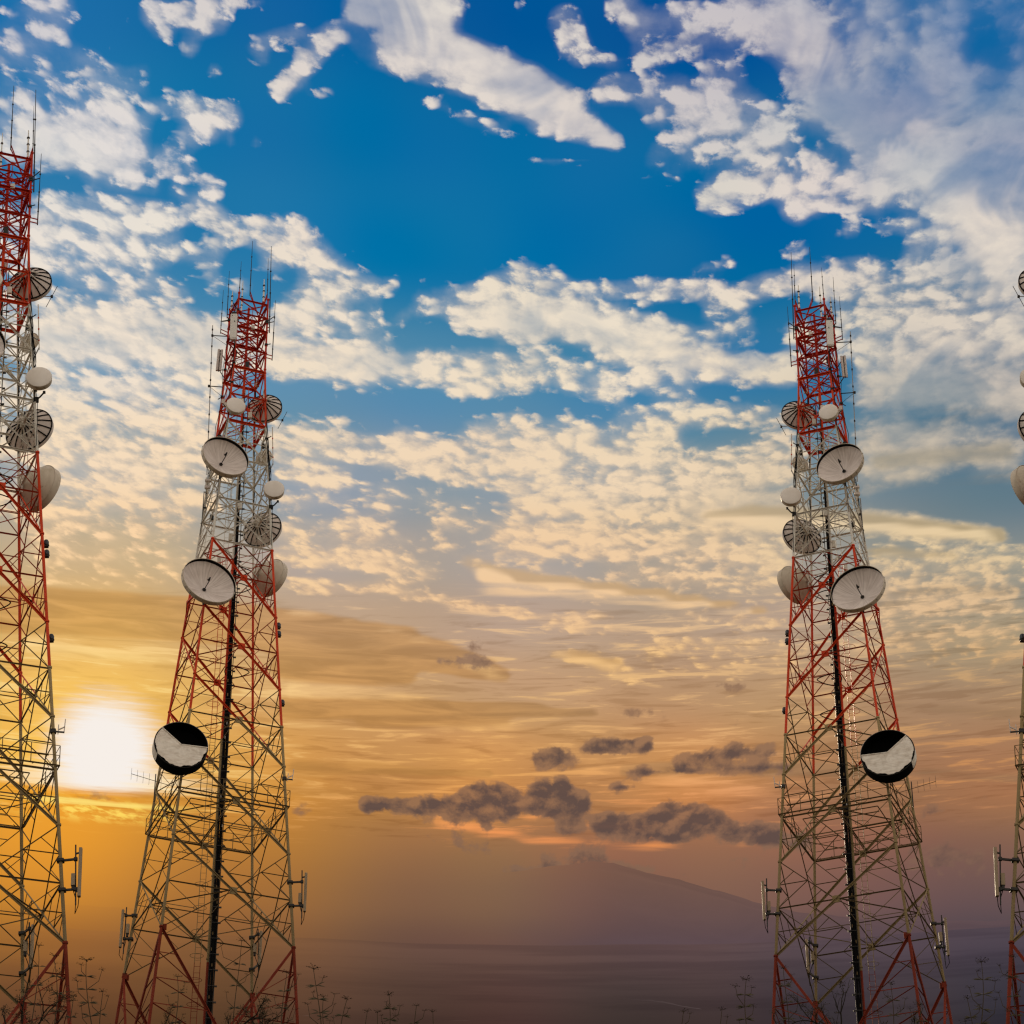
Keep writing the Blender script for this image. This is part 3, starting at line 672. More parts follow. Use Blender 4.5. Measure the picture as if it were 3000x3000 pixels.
    for x in (.12, .50): b.bar((x,-.16,-.8), (x*.75+.02,-.16,49.5), .045, 'dark_steel')
    for z in np.arange(0, 49, 1.05):
        f = 1-.25*z/49.5
        b.box((.31*f,-.30,z), (.40*f,.05,.04), 'dark_steel'); b.box((.52*f+.07,-.2,z), (.20,.07,.10), 'dark_steel')
        if rng.random() < .8: b.box((rng.uniform(.18,.46)*f,-.33,z+.3), (.07,.03,.20), rng.choice(['dark_cream','dark_cream','galv']))
    out.append(('cable_rack', b, None))
    tops = [49.3, 48.8, 47.0, 45.2, 42.0, 40.3, 39.0, 35.2, 34.4, 30.8, 27.0]
    for j, top in enumerate(tops):
        b = MB(); x0 = .16+.030*j; pts = []
        n = int(top/2.1)+2
        for i in range(n):
            z = -.8+(top+.8)*i/(n-1); f = 1-.25*z/49.5
            pts.append((x0*f+rng.uniform(-.012,.012), -.24-(.05 if j % 2 else 0)+rng.uniform(-.02,.02), z))
        b.tube(pts, .020+.006*(j % 3), 'black', 5); out.append(('feeder_cable', b, None))
    # small fittings on the top section: stub arms, junction boxes and a few loose cables
    rng = random.Random(21)
    for j in range(22):
        k = rng.choice((0, 1, 3)); z = rng.uniform(40, 56.5); p = leg(k, z); d = Vector((p.x, p.y, 0)).normalized(); d = (d+Vector((rng.uniform(-.7,.7), rng.uniform(-.4,.4), rng.uniform(-.1,.25)))).normalized()
        b = MB(); b.bar(p, p+d*rng.uniform(.35,.8), .045, 'dark_steel'); b.box(p, (.22,.22,.12), 'dark_steel', bevel=.03); out.append(('stub_arm', b, None))
    for j in range(18):
        z = rng.uniform(36.5, 55.5); k = rng.choice((0, 1, 2, 3)); p = leg(k, z).lerp(leg((k+1) % 4, z), rng.uniform(.15,.85))
        b = MB(); b.box(p, (.26,.18,rng.uniform(.3,.55)), rng.choice(['grey_shell','dark_steel','white']), bevel=.03); out.append(('junction_box', b, None))
    for j in range(20):
        k = rng.choice((0, 1, 2, 3)); z1 = rng.uniform(44, 56); z0_ = z1-rng.uniform(4, 9); b = MB(); p, q = leg(k, z1), leg(k, z0_)
        b.tube([Vector((p.lerp(q, t).x*(1+.10*math.sin(3.14*t)*rng.uniform(.3,1)), p.lerp(q, t).y*1.02-.12, p.lerp(q, t).z)) for t in np.linspace(0, 1, 9)], .018, 'black', 4); out.append(('loose_cable', b, None))
    # climbing ladder with safety hoops
    b = MB()
    for x in (-.86, -.48):
        for a, c in zip([-.9, 6.9, 22.4, 36.0], [6.9, 22.4, 36.0, 46.0]): b.bar((x*(1-.25*a/46),.0,a), (x*(1-.25*c/46),.0,c), .035, band((a+c)/2))
    for z in np.arange(-.5, 46, .42): b.bar((-.86*(1-.25*z/46),0,z), (-.48*(1-.25*z/46),0,z),   .018, band(z), 4)
    out.append(('ladder', b, None))
    for z in np.arange(2.4, 36, 1.6):
        h = MB(); h.tube([(-.67+.42*math.cos(t), -.36+.36*math.sin(t)*1.05, z) for t in np.linspace(R(60), R(480-180+60+60), 13)], .017, band(z), 4)
        out.append(('safety_hoop', h, 'ladder'))
    # loops of spare cable around the axis
    for z, r in ((33.6, .62), (34.9, .55), (27.2, .8), (24.6, .75)):
        b = MB(); b.tube([(.75+r*math.cos(t), -.3+r*.9*math.sin(t), z+.10*math.sin(2*t)) for t in np.linspace(0, 2*math.pi, 25)], .035, 'black', 5); out.append(('cable_coil', b, None))
    # work platform
    zp = 16.6; b = MB()
    co = [leg(k, zp)*1.0 for k in range(4)]; oc = [Vector((c.x*1.05, c.y*1.05, zp)) for c in co]
    for k in range(4):
        p, q, P_, Q_ = co[k], co[(k+1) % 4], oc[k], oc[(k+1) % 4]
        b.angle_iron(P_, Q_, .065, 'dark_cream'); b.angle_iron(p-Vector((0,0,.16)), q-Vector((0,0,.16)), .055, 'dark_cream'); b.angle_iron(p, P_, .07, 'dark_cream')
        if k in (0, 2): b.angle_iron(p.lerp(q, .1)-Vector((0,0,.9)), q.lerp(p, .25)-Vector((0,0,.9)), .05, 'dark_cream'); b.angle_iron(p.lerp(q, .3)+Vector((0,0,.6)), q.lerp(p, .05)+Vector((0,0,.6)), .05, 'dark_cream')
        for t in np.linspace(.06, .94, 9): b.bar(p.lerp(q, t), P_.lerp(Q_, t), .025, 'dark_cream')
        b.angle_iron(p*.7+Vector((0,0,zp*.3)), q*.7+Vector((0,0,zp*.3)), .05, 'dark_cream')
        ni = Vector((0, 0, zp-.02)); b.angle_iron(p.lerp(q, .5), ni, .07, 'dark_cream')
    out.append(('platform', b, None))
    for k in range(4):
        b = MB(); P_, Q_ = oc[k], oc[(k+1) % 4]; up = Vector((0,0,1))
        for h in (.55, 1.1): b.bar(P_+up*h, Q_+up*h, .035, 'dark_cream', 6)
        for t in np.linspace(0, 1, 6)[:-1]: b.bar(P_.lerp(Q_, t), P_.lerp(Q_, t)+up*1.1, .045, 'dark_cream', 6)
        out.append(('railing', b, 'platform'))
    return out

# ------------------------------------------------------------------ equipment on the tower
EQ = []        # dicts: kind, category, label, anchor, parts
def equip(kind, cat, label, anchor, parts, group=None, pts=()):
    EQ.append(dict(kind=kind, cat=cat, label=label, anchor=Vector(anchor), parts=parts, group=group, pts=list(pts) or [anchor]))
def near_leg(p, z=None):
    z = p.z if z is None else z
    return min((leg(k, z) for k in range(4)), key=lambda q: (q-Vector((p.x, p.y, z))).length)
def mount(c, back, mat='galv', rise=.55):
    """pipe mount between the nearest leg and the back of a dish"""
    b = MB(); l = near_leg(Vector(back))
    d = Vector((l.x, l.y, back.z)) - Vector(back)
    n = d.normalized() if d.length > .05 else Vector((0,1,0))
    post = Vector(back)+n*min(.25, d.length*.5)
    b.bar(post+Vector((0,0,-rise)), post+Vector((0,0,rise)), .11, mat, 8)
    for s_ in (-.7, .7):
        z = back.z+s_*rise; q = near_leg(Vector(back), z); b.bar((post.x, post.y, z), q, .075, mat)
    b.bar(back, post, .12, mat, 6); b.bar(post+Vector((.0,0,rise*.9)), Vector(back), .05, mat); b.bar(post+Vector((0,0,-rise*.9)), Vector(back), .05, mat)
    return b
def parab(r, depth, n=9, r0=0.0): return [(r0+(r-r0)*i/n, -depth*(1-((r0+(r-r0)*i/n)/r)**2)) for i in range(n+1)]
def open_dish(c, n, r, depth, label):
    n = Vector(n).normalized(); c = Vector(c); parts = []
    b = MB(); b.lathe(parab(r, depth, 10, .02), 'reflector', n, c, 60, uv=True); parts.append(('reflector', b, None))
    b = MB(); b.lathe([(x, h-.03) for x, h in parab(r+.015, depth, 8, .02)], 'shell', n, c, 48); parts.append(('back_shell', b, None))
    b = MB()
    b.lathe([(r+.004, -.02), (r+.004, .24)], 'black', n, c, 60)
    b.lathe([(r+.035, .26), (r+.045, -.06), (r+.02, -.10)], 'shell', n, c, 60)
    b.lathe([(r+.004, .24), (r+.012, .275), (r+.038, .26)], 'shell', n, c, 60)
    for t in np.linspace(0, 2*math.pi, 24, endpoint=False):
        e = Vector((0,0,1)).cross(n).normalized(); g = n.cross(e); q = c+(e*math.cos(t)+g*math.sin(t))*(r+.05)+n*.1; b.bar(q-n*.05, q+n*.05, .035, 'galv')
    parts.append(('shroud', b, None))
    b = MB(); v0 = c-n*depth
    e = Vector((0,0,1)).cross(n).normalized(); g = n.cross(e)
    tip = v0+n*1.08
    b.tube([v0, v0+n*.5, v0+n*1.0, v0+n*1.14+g*.06, v0+n*1.16+g*.14, v0+n*1.06+g*.19, v0+n*.93+g*.17], .032, 'dark_steel', 8)
    b.lathe([(.0, .02), (.12, .02), (.13, .08), (.06, .14)], 'dark_steel', n, v0, 14)
    parts.append(('feed_arm', b, None))
    h = MB(); h.lathe([(.03, .98), (.085, .90), (.085, .84), (0, .84)], 'dark_steel', n, v0+g*.17, 14); parts.append(('feed_horn', h, 'feed_arm'))
    parts.append(('mount', mount(c, c-n*(depth+.12), 'dark_steel', .9), None))
    equip('open_dish', 'dish antenna', label, c, parts, pts=[c+e*r, c-e*r, c+g*r, c-g*r])
def drum_dish(c, n, r, thick, label, bracket=None):
    n = Vector(n).normalized(); c = Vector(c); parts = []
    b = MB(); b.lathe([(.001, .04), (r*.5, .03), (r*.93, .008), (r, -.015)], 'radome', n, c, 48); parts.append(('radome', b, None))
    b = MB(); b.lathe([(r+.002, -.02), (r+.012, -.03), (r+.012, -thick*.3), (r, -thick*.33), (r, -thick), (r*.93, -thick-.02), (r*.4, -thick-.22), (.02, -thick-.25)], 'shell', n, c, 48); parts.append(('shroud', b, None))
    parts.append(('mount', mount(c, c-n*(thick+.3), 'galv', .45), None))
    if bracket:
        b = MB(); p, q = bracket
        b.tube([p, p.lerp(q, .5)+Vector((0,0,-.05)), q], .05, 'dark_steel', 6); b.box(q, (.28,.22,.26), 'dark_steel', bevel=.04); b.box(p, (.14,.14,.12), 'dark_steel', bevel=.02)
        parts.append(('support_arm', b, None))
    e = Vector((0,0,1)).cross(n).normalized(); g = n.cross(e)
    equip('drum_dish', 'dish antenna', label, c, parts, pts=[c+e*r, c-e*r, c+g*r, c-g*r])
def back_dish(c, n, r, depth, thick, label, ribs=0, mat='grey_shell', frame=True):
    """dish seen from behind; c is the rim centre, n the way it faces"""
    n = Vector(n).normalized(); c = Vector(c); parts = []
    e = Vector((0,0,1)).cross(n).normalized(); g = n.cross(e)
    b = MB(); b.lathe([(.18, -depth-.02)]+[(x, h) for x, h in parab(r, depth, 10, .18)][1:], mat, n, c, 56); b.lathe([(.001, -depth-.1), (.2, -depth-.1), (.22, -depth+.02)], mat, n, c, 24); parts.append(('back_shell', b, None))
    b = MB(); b.lathe([(r, -.02), (r+.03, -.02), (r+.03, .03), (r+.012, .035), (r+.012, thick), (r-.02, thick), (r-.02, .02)], mat, n, c, 56); parts.append(('shroud', b, None))
    b = MB(); b.lathe([(r-.025, thick-.01), (r*.5, thick+.02), (.001, thick+.03)], 'radome', n, c, 40); parts.append(('radome', b, None))
    for i in range(ribs):
        t = 2*math.pi*(i+.5)/ribs; u_ = e*math.cos(t)+g*math.sin(t); rb = MB()
        pr = parab(r, depth, 7, .22); pr = [c+u_*x+n*(h-.03) for x, h in pr]
        for a, d in zip(pr, pr[1:]): rb.bar(a, d, .055, 'black')
        parts.append(('rib', rb, 'back_shell'))
    if ribs:
        b = MB(); b.lathe([(r+.005, -.05), (r+.05, -.05), (r+.05, .02), (r+.005, .02)], 'black', n, c, 56); parts.append(('rim_band', b, None))
    back = c-n*(depth+.1)
    parts.append(('mount', mount(c, back, 'white' if c.z > 33 else 'red', .8), None))
    if frame:
        b = MB(); l = near_leg(back); hub = back-n*.05
        for t in np.linspace(0, 2*math.pi, 6, endpoint=False):
            q = c+(e*math.cos(t+.5)+g*math.sin(t+.5))*r*.62-n*(depth*.55); b.bar(hub-n*.35, q, .06, 'white')
            q2_ = c+(e*math.cos(t+1.02)+g*math.sin(t+1.02))*r*.62-n*(depth*.55); b.bar(q, q2_, .05, 'white')
        parts.append(('back_frame', b, None))
    equip('back_dish', 'dish antenna', label, c, parts, pts=[c+e*r, c-e*r, c+g*r, c-g*r])

n_open = Vector((.435, -.883, .172))
open_dish(at(658,1342,-3.4), n_open, 1.62, .72, 'upper of two open white dishes with black rims on {T}')
open_dish(at(610,1707,-4.6), (.43,-.881,.2), 1.80, .78, 'lower of two open white dishes with black rims on {T}')
drum_dish(at(692,1186,-2.3), (.30,-.93,.12), .66, .30, 'small white covered drum dish below red top of {T}')
drum_dish(at(803,1431,-1.7), (.10,-.99,.08), .69, .36, 'small cream covered drum dish on black arm of {T}', (at(814,1469,-1.3), at(794,1486,-1.0)))
back_dish(at(775,1196,1.1), (.08,.985,-.13), 1.20, .62, .26, 'upper black ribbed dish seen from behind on {T}', 16)
back_dish(at(768,1551,2.2), (.30,.94,-.08), 1.36, .62, .26, 'lower black ribbed dish seen from behind on {T}', 16)
back_dish(at(772,1340,.9), (.45,.88,-.10), .60, .30, .16, 'small beige dish between the ribbed dishes of {T}', 0, 'shell', False)
back_dish(at(787,1690,2.6), (.62,.75,-.12), 1.36, .95, .42, 'large beige dish turned sideways below ribbed dishes of {T}', 0, 'shell', False)

def torn_dish():
    c = at(531,2182,-5.9); n = Vector((.25,-.96,.12)).normalized(); r = 1.66; parts = []
    e = Vector((0,0,1)).cross(n).normalized(); g = n.cross(e)
    # the profile rotates from e (image right for a dish facing the camera) towards g (up)
    b = MB(); b.lathe([(r, .0), (r+.03, .02), (r+.04, -.05), (r+.03, -.86), (r-.1, -.90), (.4, -1.25), (.02, -1.3)], 'pitch', n, c, 60); parts.append(('shroud', b, None))
    b = MB(); b.lathe([(r-.004, .0), (r-.004, -.84), (r*.6, -1.08), (.02, -1.16)], 'pitch', n, c, 60); parts.append(('interior', b, None))
    rng = random.Random(3); ph = [rng.uniform(0, 6.28) for _ in range(5)]
    def hem(t): return .955+.022*math.sin(7*t+ph[0])+.016*math.sin(13*t+ph[1])+.009*math.sin(29*t+ph[2])
    def wob(j, t, r_, h):
        lim = hem(t) if math.sin(t) < -.05 else .985
        x = r_/r; rr = r*x*lim
        return h+.03*math.sin(5*t+ph[3])*x*(1-x)+.006*math.sin(17*t)*x, max(rr, .004)
    b = MB(); b.lathe([(r*t, .04-.03*t) for t in np.linspace(0, 1, 12)], 'canvas', n, c, 96, R(138), R(360), wob=wob); parts.append(('torn_cover', b, None))
    # strip of the cover still wrapped over the left side of the drum
    b = MB(); b.lathe([(r+.05, .03), (r+.055, -.35), (r+.05, -.72)], 'canvas', n, c, 36, R(140), R(212)); parts.append(('side_cover', b, None))
    b = MB()
    for t in (138, 360): b.bar(c+n*.045, c+n*.03+(e*math.cos(R(t))+g*math.sin(R(t)))*r, .05, 'canvas')
    b.lathe([(r-.01, .0), (r+.015, .03), (r+.045, .0)], 'dark_steel', n, c, 60)
    b.lathe([(r+.004, .012), (r+.03, .038), (r+.046, .012)], 'grey_shell', n, c, 40, R(-8), R(150))
    parts.append(('rim', b, None))
    parts.append(('mount', mount(c, c-n*1.35, 'dark_steel', .8), None))
    equip('torn_dish', 'dish antenna', 'big black drum dish with torn white cover on {T}', c, parts, pts=[c+e*r, c-e*r, c+g*r, c-g*r])
torn_dish()

# panel antennas at the top
def top_panel():
    p, q = at(686,922,-1.9), at(683,992,-1.9); parts = []; m = (p+q)/2
    ax = (q-p).normalized(); X = ax.cross(Vector((0,1,0))).normalized(); Y = ax.cross(X)
    b = MB(); b.box(m, (.48, .24, (q-p).length), 'panel', (X, Y, ax), .09); parts.append(('radome', b, None))
    b = MB(); b.box(q+Vector((0,0,-.06)), (.40,.2,.12), 'grey_shell', bevel=.06); b.box(p+Vector((0,.05,.1)), (.34,.22,.22), 'dark_steel', bevel=.03); parts.append(('end_cap', b, None))
    b = MB(); b.bar(p+Vector((.1,.28,.7)), q+Vector((.1,.28,-.3)), .09, 'galv', 8)
    for t in (.12, .85): c = p.lerp(q, t); b.bar(c+Vector((0,.1,0)), leg(0, c.z), .07, 'dark_steel')
    parts.append(('mount', b, None))
    equip('panel_antenna', 'panel antenna', 'white panel antenna near the tip of {T}', m, parts, pts=[p, q])
    p, q = at(646,1024,-.6), at(640,1086,-.6); m = (p+q)/2; ax = (q-p).normalized(); X = ax.cross(Vector((0,1,0))).normalized(); Y = ax.cross(X); parts = []
    b = MB(); b.box(m-X*.11, (.17,.14,(q-p).length), 'grey_shell', (X, Y, ax), .05); parts.append(('radome', b, None))
    b = MB(); b.box(m+X*.11, (.17,.14,(q-p).length*.97), 'grey_shell', (X, Y, ax), .05); parts.append(('radome', b, None))
    b = MB(); b.box(m+Vector((0,.08,0)), (.07,.05,(q-p).length*1.02), 'dark_steel', (X, Y, ax))
    for t in (.08, .9): c = p.lerp(q, t); b.bar(c+Vector((0,.08,0)), leg(3, c.z), .05, 'dark_steel')
    parts.append(('mount', b, None))
    equip('panel_antenna', 'panel antenna', 'grey twin panel held out beside the red top of {T}', m, parts, pts=[p, q])
top_panel()

# whip aerials: top point, bottom point, dy, thickness, bracket height fraction
WH = [((654.5,850),(646,977),.2,.030,.9), ((672,794),(665,932),.4,.032,.85), ((682,852),(677,909),-.6,.060,1), ((707,766),(701,860),-1.35,.028,1), ((712,822),(707,912),.6,.055,1),
      ((740,706),(732,866),.3,.036,1), ((774,818),(772,884),.6,.065,1), ((786,756),(783,872),1.0,.030,1), ((795,721),(789,975),-.55,.042,.8), ((807,880),(797,1056),-.4,.036,.9)]
ORD = ['first', 'second', 'third', 'fourth', 'fifth', 'sixth', 'seventh', 'eighth', 'ninth', 'tenth']
for i, (a, c, dy, th, fr) in enumerate(WH):
    p, q = at(*a, dy), at(*c, dy); parts = []
    b = MB(); mid = q.lerp(p, .45)
    b.bar(q, mid, th*1.9, 'dark_steel' if th < .05 else 'panel', 6); b.bar(mid, p, th*1.5, 'dark_steel' if th < .05 else 'panel', 6, th*.8)
    for t in (.18, .45, .7): s_ = q.lerp(p, t); b.bar(s_, s_+Vector((0,0,.07)), th*2.9, 'dark_steel', 6)
    parts.append(('rod', b, None))
    b = MB()
    for t in (.02, .02+.16*min(1, 60/abs(c[1]-a[1]))):
        s_ = q.lerp(p, t); k = min(range(4), key=lambda k: (leg(k, min(s_.z, 57.2))-s_).length); b.bar(s_, leg(k, min(s_.z, 57.2)), .05, 'dark_red')
    parts.append(('bracket', b, None))
    j = 9-i
    wl = 'rightmost whip aerial' if j == 0 else ORD[j]+' whip aerial from the right'
    equip('whip_antenna', 'aerial', wl+' at the tip of {T}', q, parts, 'whip aerials on the tower tips', pts=[p, q])
# long dipole mast on the inner side
p, q = at(623,953,.6), at(606,1391,.4); parts = []
b = MB(); b.bar(q, p, .06, 'galv', 6)
for t in np.linspace(.05, .97, 9): s_ = q.lerp(p, t); b.bar(s_-Vector((0,0,.07)), s_+Vector((0,0,.07)), .11, 'dark_steel', 6)
parts.append(('mast', b, None))
for x, y in ((622,983), (612,1131), (607,1365)):
    b = MB(); s_ = at(x, y, .5); b.bar(s_, leg(3, s_.z), .05, 'dark_steel'); b.bar(s_, leg(3, s_.z-.8), .02, 'dark_steel'); b.box(s_, (.14,.14,.14), 'dark_steel', bevel=.02); parts.append(('standoff_arm', b, None))
equip('mast_antenna', 'aerial', 'long thin vertical mast aerial standing off {T}', q, parts, pts=[p, q])
# short aerial on the outer side
p, q = at(798,1252,-.4), at(800,1362,-.4); parts = []
b = MB(); b.bar(q, p, .055, 'shell', 6); [b.bar(q.lerp(p, t)-Vector((0,0,.05)), q.lerp(p, t)+Vector((0,0,.05)), .09, 'red', 6) for t in (.2, .45, .7)]; parts.append(('rod', b, None))
b = MB(); [b.bar(q.lerp(p, t), leg(1, q.lerp(p, t).z-1.2*t0), .05, 'galv') for t, t0 in ((.2, 0), (.04, 1))]; parts.append(('bracket', b, None))
equip('whip_antenna', 'aerial', 'short banded rod aerial beside white section of {T}', q, parts, pts=[p, q])
# dipole hanging off the ribbed dish
p, q = at(841,1206,.6), at(814,1256,.6); parts = []
b = MB(); b.bar(p, q, .035, 'dark_steel', 6); b.box((p+q)/2, (.13,.13,.13), 'dark_steel', bevel=.02); parts.append(('element', b, None))
b = MB(); b.bar((p+q)/2, at(806,1229,.9), .035, 'galv'); parts.append(('boom', b, None))
equip('dipole_antenna', 'aerial', 'small tilted dipole by upper ribbed dish of {T}', (p+q)/2, parts, pts=[p, q])
# yagi on the inner side of the platform
p, q = at(385,2267,1.2), at(506,2304,1.2); parts = []
b = MB(); b.bar(p, q, .035, 'dark_steel', 6); parts.append(('boom', b, None))
for t in np.linspace(.0, .72, 6):
    s_ = p.lerp(q, t); b = MB(); b.bar(s_-Vector((0,0,.42)), s_+Vector((0,0,.42)), .018, 'dark_steel', 6); parts.append(('element', b, None))
b = MB(); s_ = at(455,2288,1.2); b.bar(s_+Vector((0,0,.5)), s_-Vector((0,0,1.3)), .07, 'dark_steel', 8); b.bar(s_-Vector((0,0,1.2)), leg(3, s_.z-1.2), .05, 'dark_steel'); parts.append(('mast', b, None))
equip('yagi_antenna', 'aerial', 'thin comb shaped yagi aerial reaching out from {T}', s_, parts, pts=[p, q])
# small bracket aerial on the outer leg
p = at(857,2276,-1.3); b = MB(); l = leg(1, p.z-.4); parts = []
b.bar(l, p-Vector((0,0,.2)), .07, 'dark_steel'); b.box(l, (.28,.28,.2), 'dark_steel', bevel=.03); parts.append(('bracket', b, None))
b = MB(); b.bar(p-Vector((0,0,.25)), p+Vector((.05,0,.55)), .05, 'grey_shell', 6); b.bar(p+Vector((.02,0,.1)), p+Vector((-.3,0,-.05)), .05, 'grey_shell'); b.bar(p+Vector((-.3,0,-.3)), p+Vector((-.28,0,.25)), .05, 'grey_shell', 6); parts.append(('element', b, None))
equip('bracket_antenna', 'aerial', 'small forked aerial on outer leg of {T}', p, parts, pts=[p])
# obstruction lights
for i, (x, y, w_) in enumerate(((816,1836,'uppermost'), (817,1860,'middle'), (827,2062,'lowest'))):
    p = at(x, y, -1.0); l = leg(1, p.z); parts = []
    b = MB(); b.bar(l, p, .06, 'dark_steel'); b.box(p-Vector((0,0,.1)), (.26,.26,.10), 'dark_steel', bevel=.05); parts.append(('bracket', b, None))
    b = MB(); b.lathe([(.001,.30), (.10,.27), (.15,.17), (.15,-.04)], 'lamp', (0,0,1), p, 16); b.lathe([(.17,-.02), (.17,-.06), (.02,-.12)], 'dark_steel', (0,0,1), p, 16); parts.append(('lamp_housing', b, None))
    equip('warning_light', 'warning light', w_+' of three dark warning lights on {T}', p, parts, pts=[p])
# sector panels low on the legs
def sector(k, pipe_t, pipe_b, pan_dx, box_xy, arms, dy, label):
    p, q = at(*pipe_t, dy), at(*pipe_b, dy); parts = []
    b = MB(); b.bar(q, p, .075, 'dark_steel', 8); parts.append(('pipe', b, None))
    t0, t1 = p.lerp(q, .08), p.lerp(q, .88); off = Vector((pan_dx, -.12, 0)); m = (t0+t1)/2+off
    b = MB(); b.box(m, (.16,.26,(t0-t1).length), 'low_panel', None, .06); parts.append(('radome', b, None))
    s_ = at(*box_xy, dy); b = MB(); b.box(s_, (.20,.28,.62), 'low_panel', bevel=.03); b.box(s_-Vector((0,0,.42)), (.14,.18,.2), 'dark_steel', bevel=.02); parts.append(('radio_unit', b, None))
    for t in (.15, .78): c = p.lerp(q, t); b = MB(); b.bar(c, c+off, .07, 'dark_steel'); parts.append(('clamp', b, None))
    for t in arms:
        c = p.lerp(q, t); l = leg(k, c.z-.05); b = MB(); b.bar(c, l, .10, 'dark_steel'); b.box(l, (.36,.36,.14), 'dark_steel', bevel=.04); b.box(c, (.18,.18,.16), 'dark_steel', bevel=.03); parts.append(('standoff_arm', b, None))
    b = MB(); b.tube([m-Vector((0,0,(t0-t1).length/2)), m-Vector((.03,0,(t0-t1).length/2+.5)), q-Vector((.02,0,.45)), q-Vector((0,0,-.3)), s_-Vector((0,0,.5))], .022, 'black', 5); parts.append(('jumper_cable', b, None))
    equip('sector_antenna', 'panel antenna', label, (p+q)/2, parts, pts=[p, q])
sector(1, (885,2550), (884,2690), .22, (879,2632), (.24, .74), -2.1, 'slim sector panel on black arms, outer leg of {T}')
sector(3, (371,2658), (361,2794), -.2, (374,2722), (.18, .68), 2.2, 'slim sector panel on black arms, inner leg of {T}')
sector(2, (756,2722), (757,2845), .14, (747,2778), (.12, .85), 4.6, 'sector panel clamped to rear middle leg of {T}')
# bracket aerial beside the upper white section
p, q = at(598,1440,.9), at(592,1522,.9); parts = []
b = MB(); b.bar(q, p, .07, 'galv', 6); parts.append(('rod', b, None))
for t in (.02, .98): c = q.lerp(p, t); b = MB(); b.bar(c, leg(3, c.z), .055, 'white'); parts.append(('bracket', b, None))
equip('rod_antenna', 'aerial', 'short grey rod aerial beside white section of {T}', q, parts, pts=[p, q])
p = at(604,1412,.2); parts = []
b = MB(); l = leg(3, p.z)
b.bar(p, l, .08, 'white'); b.bar(p-Vector((0,0,.55)), p+Vector((0,0,.35)), .08, 'white'); b.bar(p-Vector((0,0,.5)), leg(3, p.z-.5), .06, 'white'); parts.append(('frame', b, None))
b = MB(); b.box(p+Vector((.1,0,-.42)), (.36,.2,.2), 'grey_shell', bevel=.03); b.box(p+Vector((.12,0,.1)), (.4,.25,.12), 'grey_shell', bevel=.03); parts.append(('radio_box', b, None))
equip('bracket_box', 'radio box', 'small radio boxes under the upper open dish of {T}', p, parts, pts=[p])
# red outrigger under the lower open dish
p = at(548,1765,-.6); parts = []
b = MB(); q = leg(0, p.z-.2)+Vector((.0,-.2,0)); b.box((p+q)/2, ((p-q).length, .12, .14), 'red', ((q-p).normalized(), Vector((0,0,1)).cross((q-p).normalized()).normalized(), Vector((0,0,1))))
b.bar(p+Vector((.2,0,0)), leg(3, p.z-1.0), .09, 'red'); b.bar(p, leg(3, p.z), .09, 'red'); parts.append(('beam', b, None))
equip('outrigger', 'steel bracket', 'red steel beam under the lower open dish of {T}', p, parts, pts=[p])

# ------------------------------------------------------------------ place the towers
def tag(o, label, cat, group=None):
    o['label'] = label; o['category'] = cat
    if group: o['group'] = group
def empty(name, mat):
    o = bpy.data.objects.new(name, None); o.empty_display_size = .3; o.matrix_world = mat; C.objects.link(o); return o
def link(name, me, parent):
    o = bpy.data.objects.new(name, me); o.parent = parent; C.objects.link(o); return o
def in_frame(p, pad=0.0):
    d = p.y*cP+p.z*sP; x = p.x/d*FPX; y = (-p.y*sP+p.z*cP)/d*FPX
    return abs(x) < 1500+pad and abs(y) < 1500+pad
TP = tower_parts()
mesh_cache = {}
def get_mesh(key, name, b, mir, origin=(0,0,0)):
    if (key, mir) not in mesh_cache: mesh_cache[key, mir] = b.mesh(name, mir, origin)
    return mesh_cache[key, mir]
TOWERS = [  # foot, tilt, mirrored, wording
    (Vector((-26.5, 126.0, 46.75)), R(-2.75), False, 'the leftmost tower', 'red and white lattice tower cut off by the left edge of view'),
    (Vector((AX, AY, AZ)), 0.0, False, 'second tower from the left', 'red and white lattice tower just right of the low sun'),
    (Vector((21.5, 160.0, 60.95)), 0.0, True, 'third tower from the left', 'red and white lattice tower standing before purple haze on the right'),
    (Vector((29.0, 126.0, 46.75)), R(2.9), True, 'the rightmost tower', 'lattice tower showing only one leg at the right edge of view')]
for foot, tilt, mir, T, lab in TOWERS:
    W = Matrix.Translation(foot) @ Matrix.Rotation(tilt, 4, 'Y')
    Vw = lambda p: W @ Vector((-p.x if mir else p.x, p.y, p.z))
    root = empty('lattice_tower', W); tag(root, lab, 'radio tower', 'lattice radio towers on the hilltop')
    made = {}
    for i, (n, b, par) in enumerate(TP):
        o = link(n, get_mesh(('t', i), n, b, mir), made[par] if par else root)
        if par is None: made[n] = o
    for ei, q_ in enumerate(EQ):
        if not any(in_frame(Vw(p), -2) for p in q_['pts']): continue
        a = q_['anchor']
        o = empty(q_['kind'], Matrix.Translation(Vw(a)) @ Matrix.Rotation(tilt, 4, 'Y'))
        l = q_['label'].format(T=T)
        if mir: l = l.replace('rightmost whip', 'leftmost whip').replace('from the right at', 'from the left at')
        tag(o, l, q_['cat'], q_['group']); made = {}
        for i, (n, b, par) in enumerate(q_['parts']):
            c = link(n, get_mesh((ei, i), n, b, mir, a), made[par] if par else o)
            if par is None: made[n] = c

